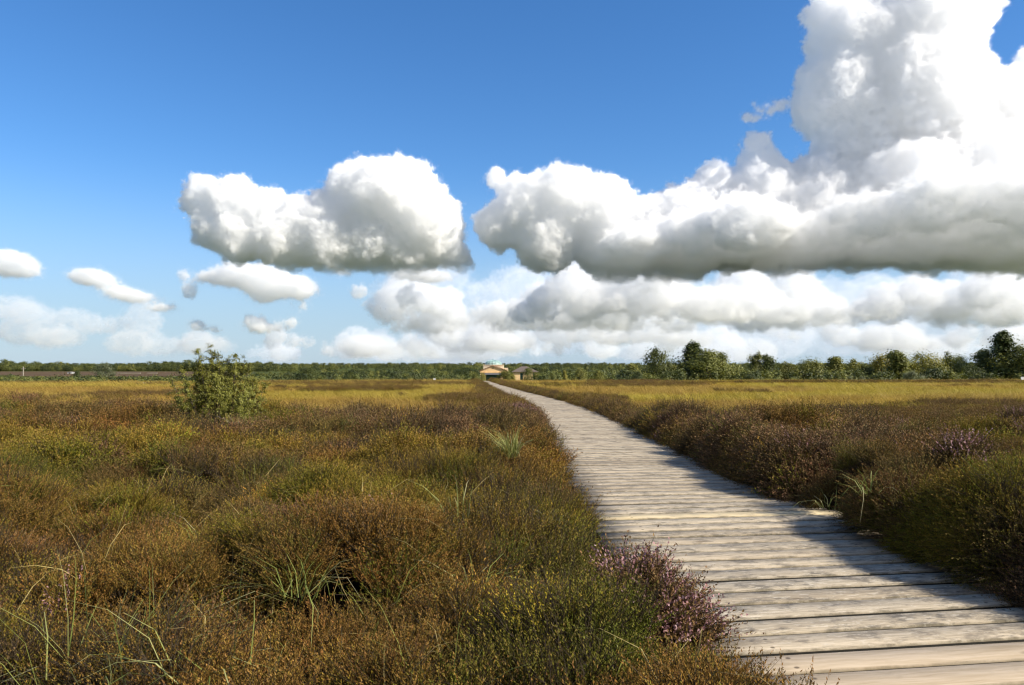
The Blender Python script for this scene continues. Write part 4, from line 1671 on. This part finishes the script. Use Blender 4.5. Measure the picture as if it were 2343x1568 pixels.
    for j in range(seg):
        m.tube([pt(i, j, 1.01) for i in range(rings)] + [(cx, cy, cz + hh * 1.01)], .06, 4)
    for i in (1, 2, 3):
        m.tube([pt(i, j % seg, 1.01) for j in range(seg + 1)], .045, 4)
    m.tube([(cx, cy, cz + hh), (cx, cy, cz + hh + .22)], .35, 8)
    P(m, 'dome_ribs', rib, dome)

    # hipped pavilion
    D2 = 236.0
    k = D2 / F
    r2 = empty('pavilion', (X(1201), D2, g), label='low orange building with a brown hipped roof right of the domed one', cat='building')
    T = Matrix.Translation((-X(1201), -D2, -g))

    def Q(mb, name, mats, parent=r2):
        me = mb.mesh(name, mats)
        me.transform(T)
        return link(bpy.data.objects.new(name, me), parent)
    a, b, top = X(1174), X(1228), Z(850.8)
    w0, w1, wt, wb = X(1189.6), X(1196), Z(853.4), Z(870)
    v0, v1 = X(1219), X(1224)
    m = MB()
    m.prism([(a, g), (w0, g), (w0, top), (a, top)], D2 - .15, D2 + .15)
    m.prism([(w0, g), (w1, g), (w1, wb), (w0, wb)], D2 - .15, D2 + .15)
    m.prism([(w0, wt), (w1, wt), (w1, top), (w0, top)], D2 - .15, D2 + .15)
    m.prism([(w1, g), (v0, g), (v0, top), (w1, top)], D2 - .15, D2 + .15)
    m.prism([(v0, g), (v1, g), (v1, wb), (v0, wb)], D2 - .15, D2 + .15)
    m.prism([(v0, wt), (v1, wt), (v1, top), (v0, top)], D2 - .15, D2 + .15)
    m.prism([(v1, g), (b, g), (b, top), (v1, top)], D2 - .15, D2 + .15)
    m.prism([(a, g), (a + .3, g), (a + .3, top), (a, top)], D2 + .15, D2 + 7)
    m.prism([(b - .3, g), (b, g), (b, top), (b - .3, top)], D2 + .15, D2 + 7)
    Q(m, 'wall', ren)
    m = MB()
    ex = .5
    zt = Z(838.6)
    xm2 = X(1199)
    vs = [(a - ex, D2 - ex, top), (b + ex, D2 - ex, top), (b + ex, D2 + 7.3, top), (a - ex, D2 + 7.3, top), (xm2 - .8, D2 + 3.4, zt), (xm2 + .8, D2 + 3.4, zt)]
    vs += [(x, y, z - .14) for x, y, z in vs[:4]]
    m.add(vs, [(0, 1, 5, 4), (1, 2, 5), (2, 3, 4, 5), (3, 0, 4), (6, 7, 1, 0), (7, 8, 2, 1), (8, 9, 3, 2), (9, 6, 0, 3), (9, 8, 7, 6)])
    Q(m, 'roof', tile)
    for (p0, p1) in ((w0, w1), (v0, v1)):
        f = MB()
        for i in range(6):
            f.box(((p0 + p1) / 2, D2 - .02, wb + (wt - wb) * i / 5), (p1 - p0, .12, .08))
        f.box((p0 + .05, D2 - .02, (wb + wt) / 2), (.08, .118, wt - wb))
        f.box((p1 - .05, D2 - .02, (wb + wt) / 2), (.08, .118, wt - wb))
        win = Q(f, 'window', frame)
        pn = MB()
        pn.prism([(p0 + .01, wb), (p1 - .01, wb), (p1 - .01, wt), (p0 + .01, wt)], D2 + .05, D2 + .08)
        Q(pn, 'pane', glass.m, win)


buildings()


def small_things():
    white = plain('white_paint', (.78, .78, .76), .05, rough=.5)
    wood = plain('pale_pole_wood', (.34, .30, .24), .2, sc=5)
    cream = plain('cream_wall', (.46, .40, .30))
    dark = plain('dark_opening', (.03, .03, .03))
    rf = plain('grey_sheet_roof', (.38, .36, .33))

    def sign(px, py, D, w, h, label):
        p = at(px, py, D)
        z0 = float(zg(p.x, D))
        r = empty('marker_board', (p.x, D, z0), label=label, cat='sign', group='white marker boards at the edge of the bog')
        b = MB()
        b.box((0, 0, p.z - z0), (w, .03, h))
        b.box((0, -.018, p.z - z0 + h * .5 - .015), (w + .02, .012, .03))
        b.build('board', white, r)
        for sx in ((-.3, .3) if w > .35 else (0,)):
            s = MB()
            s.box((sx * w, .04, (p.z - z0) / 2), (.05, .05, p.z - z0 + .02))
            s.build('post', wood, r)
    sign(331, 877.6, 62, .2, .15, 'small white marker board at the left edge of the moor grass')
    sign(994, 867.6, 72, .22, .16, 'small white marker board left of the gabled building')
    sign(2340, 866, 72, .5, .28, 'white notice board at the right edge of the frame under the trees')
    # pole
    D = 132.0
    p = at(54, 839, D)
    z0 = float(zg(p.x, D))
    r = empty('utility_pole', (p.x, D, z0), label='pale wooden pole standing in the thicket at the far left', cat='pole')
    m = MB()
    m.tube([(0, 0, -.2), (0, 0, (p.z - z0) * .5), (0, 0, p.z - z0)], [.10, .09, .075], 8)
    m.build('shaft', wood, r)
    m = MB()
    m.box((0, 0, p.z - z0 - .35), (.7, .09, .09))
    m.build('crossbar', wood, r)
    # low walls and a shed at the field edge
    D = 452.0
    for (x0, x1, lab) in ((270, 322, 'low cream wall at the far field edge, right of the silvery willow'), (338, 360, 'short cream wall at the far field edge, right end of the two')):
        a, b = at(x0, 853.6, D), at(x1, 855, D)
        z0 = float(zg(a.x, D))
        r = empty('field_wall', ((a.x + b.x) / 2, D, z0), label=lab, cat='wall', group='cream walls at the far field edge')
        m = MB()
        m.box((0, 0, (a.z - z0) / 2), (b.x - a.x, .5, a.z - z0))
        m.build('wall', cream, r)
        m = MB()
        m.box((0, 0, a.z - z0 + .05), (b.x - a.x + .15, .62, .1))
        m.build('coping', rf, r)
    a, b = at(158, 851.6, D), at(168, 855, D)
    z0 = float(zg(a.x, D))
    w, h = b.x - a.x, a.z - z0
    r = empty('field_shed', ((a.x + b.x) / 2, D, z0), label='tiny white shed far off on the brown field at the left', cat='shed')
    m = MB()
    m.prism([(-w / 2, 0), (w / 2, 0), (w / 2, h * .7), (0, h), (-w / 2, h * .7)], -1.5, 1.5)
    m.build('wall', white, r)
    m = MB()
    for s in (-1, 1):
        m.prism([(s * (w / 2 + .2), h * .66), (0, h + .02), (0, h + .12), (s * (w / 2 + .2), h * .76)], -1.7, 1.7)
    m.build('roof', rf, r)
    m = MB()
    m.box((0, -1.52, h * .3), (.8, .06, h * .6))
    m.build('door', dark, r)


small_things()
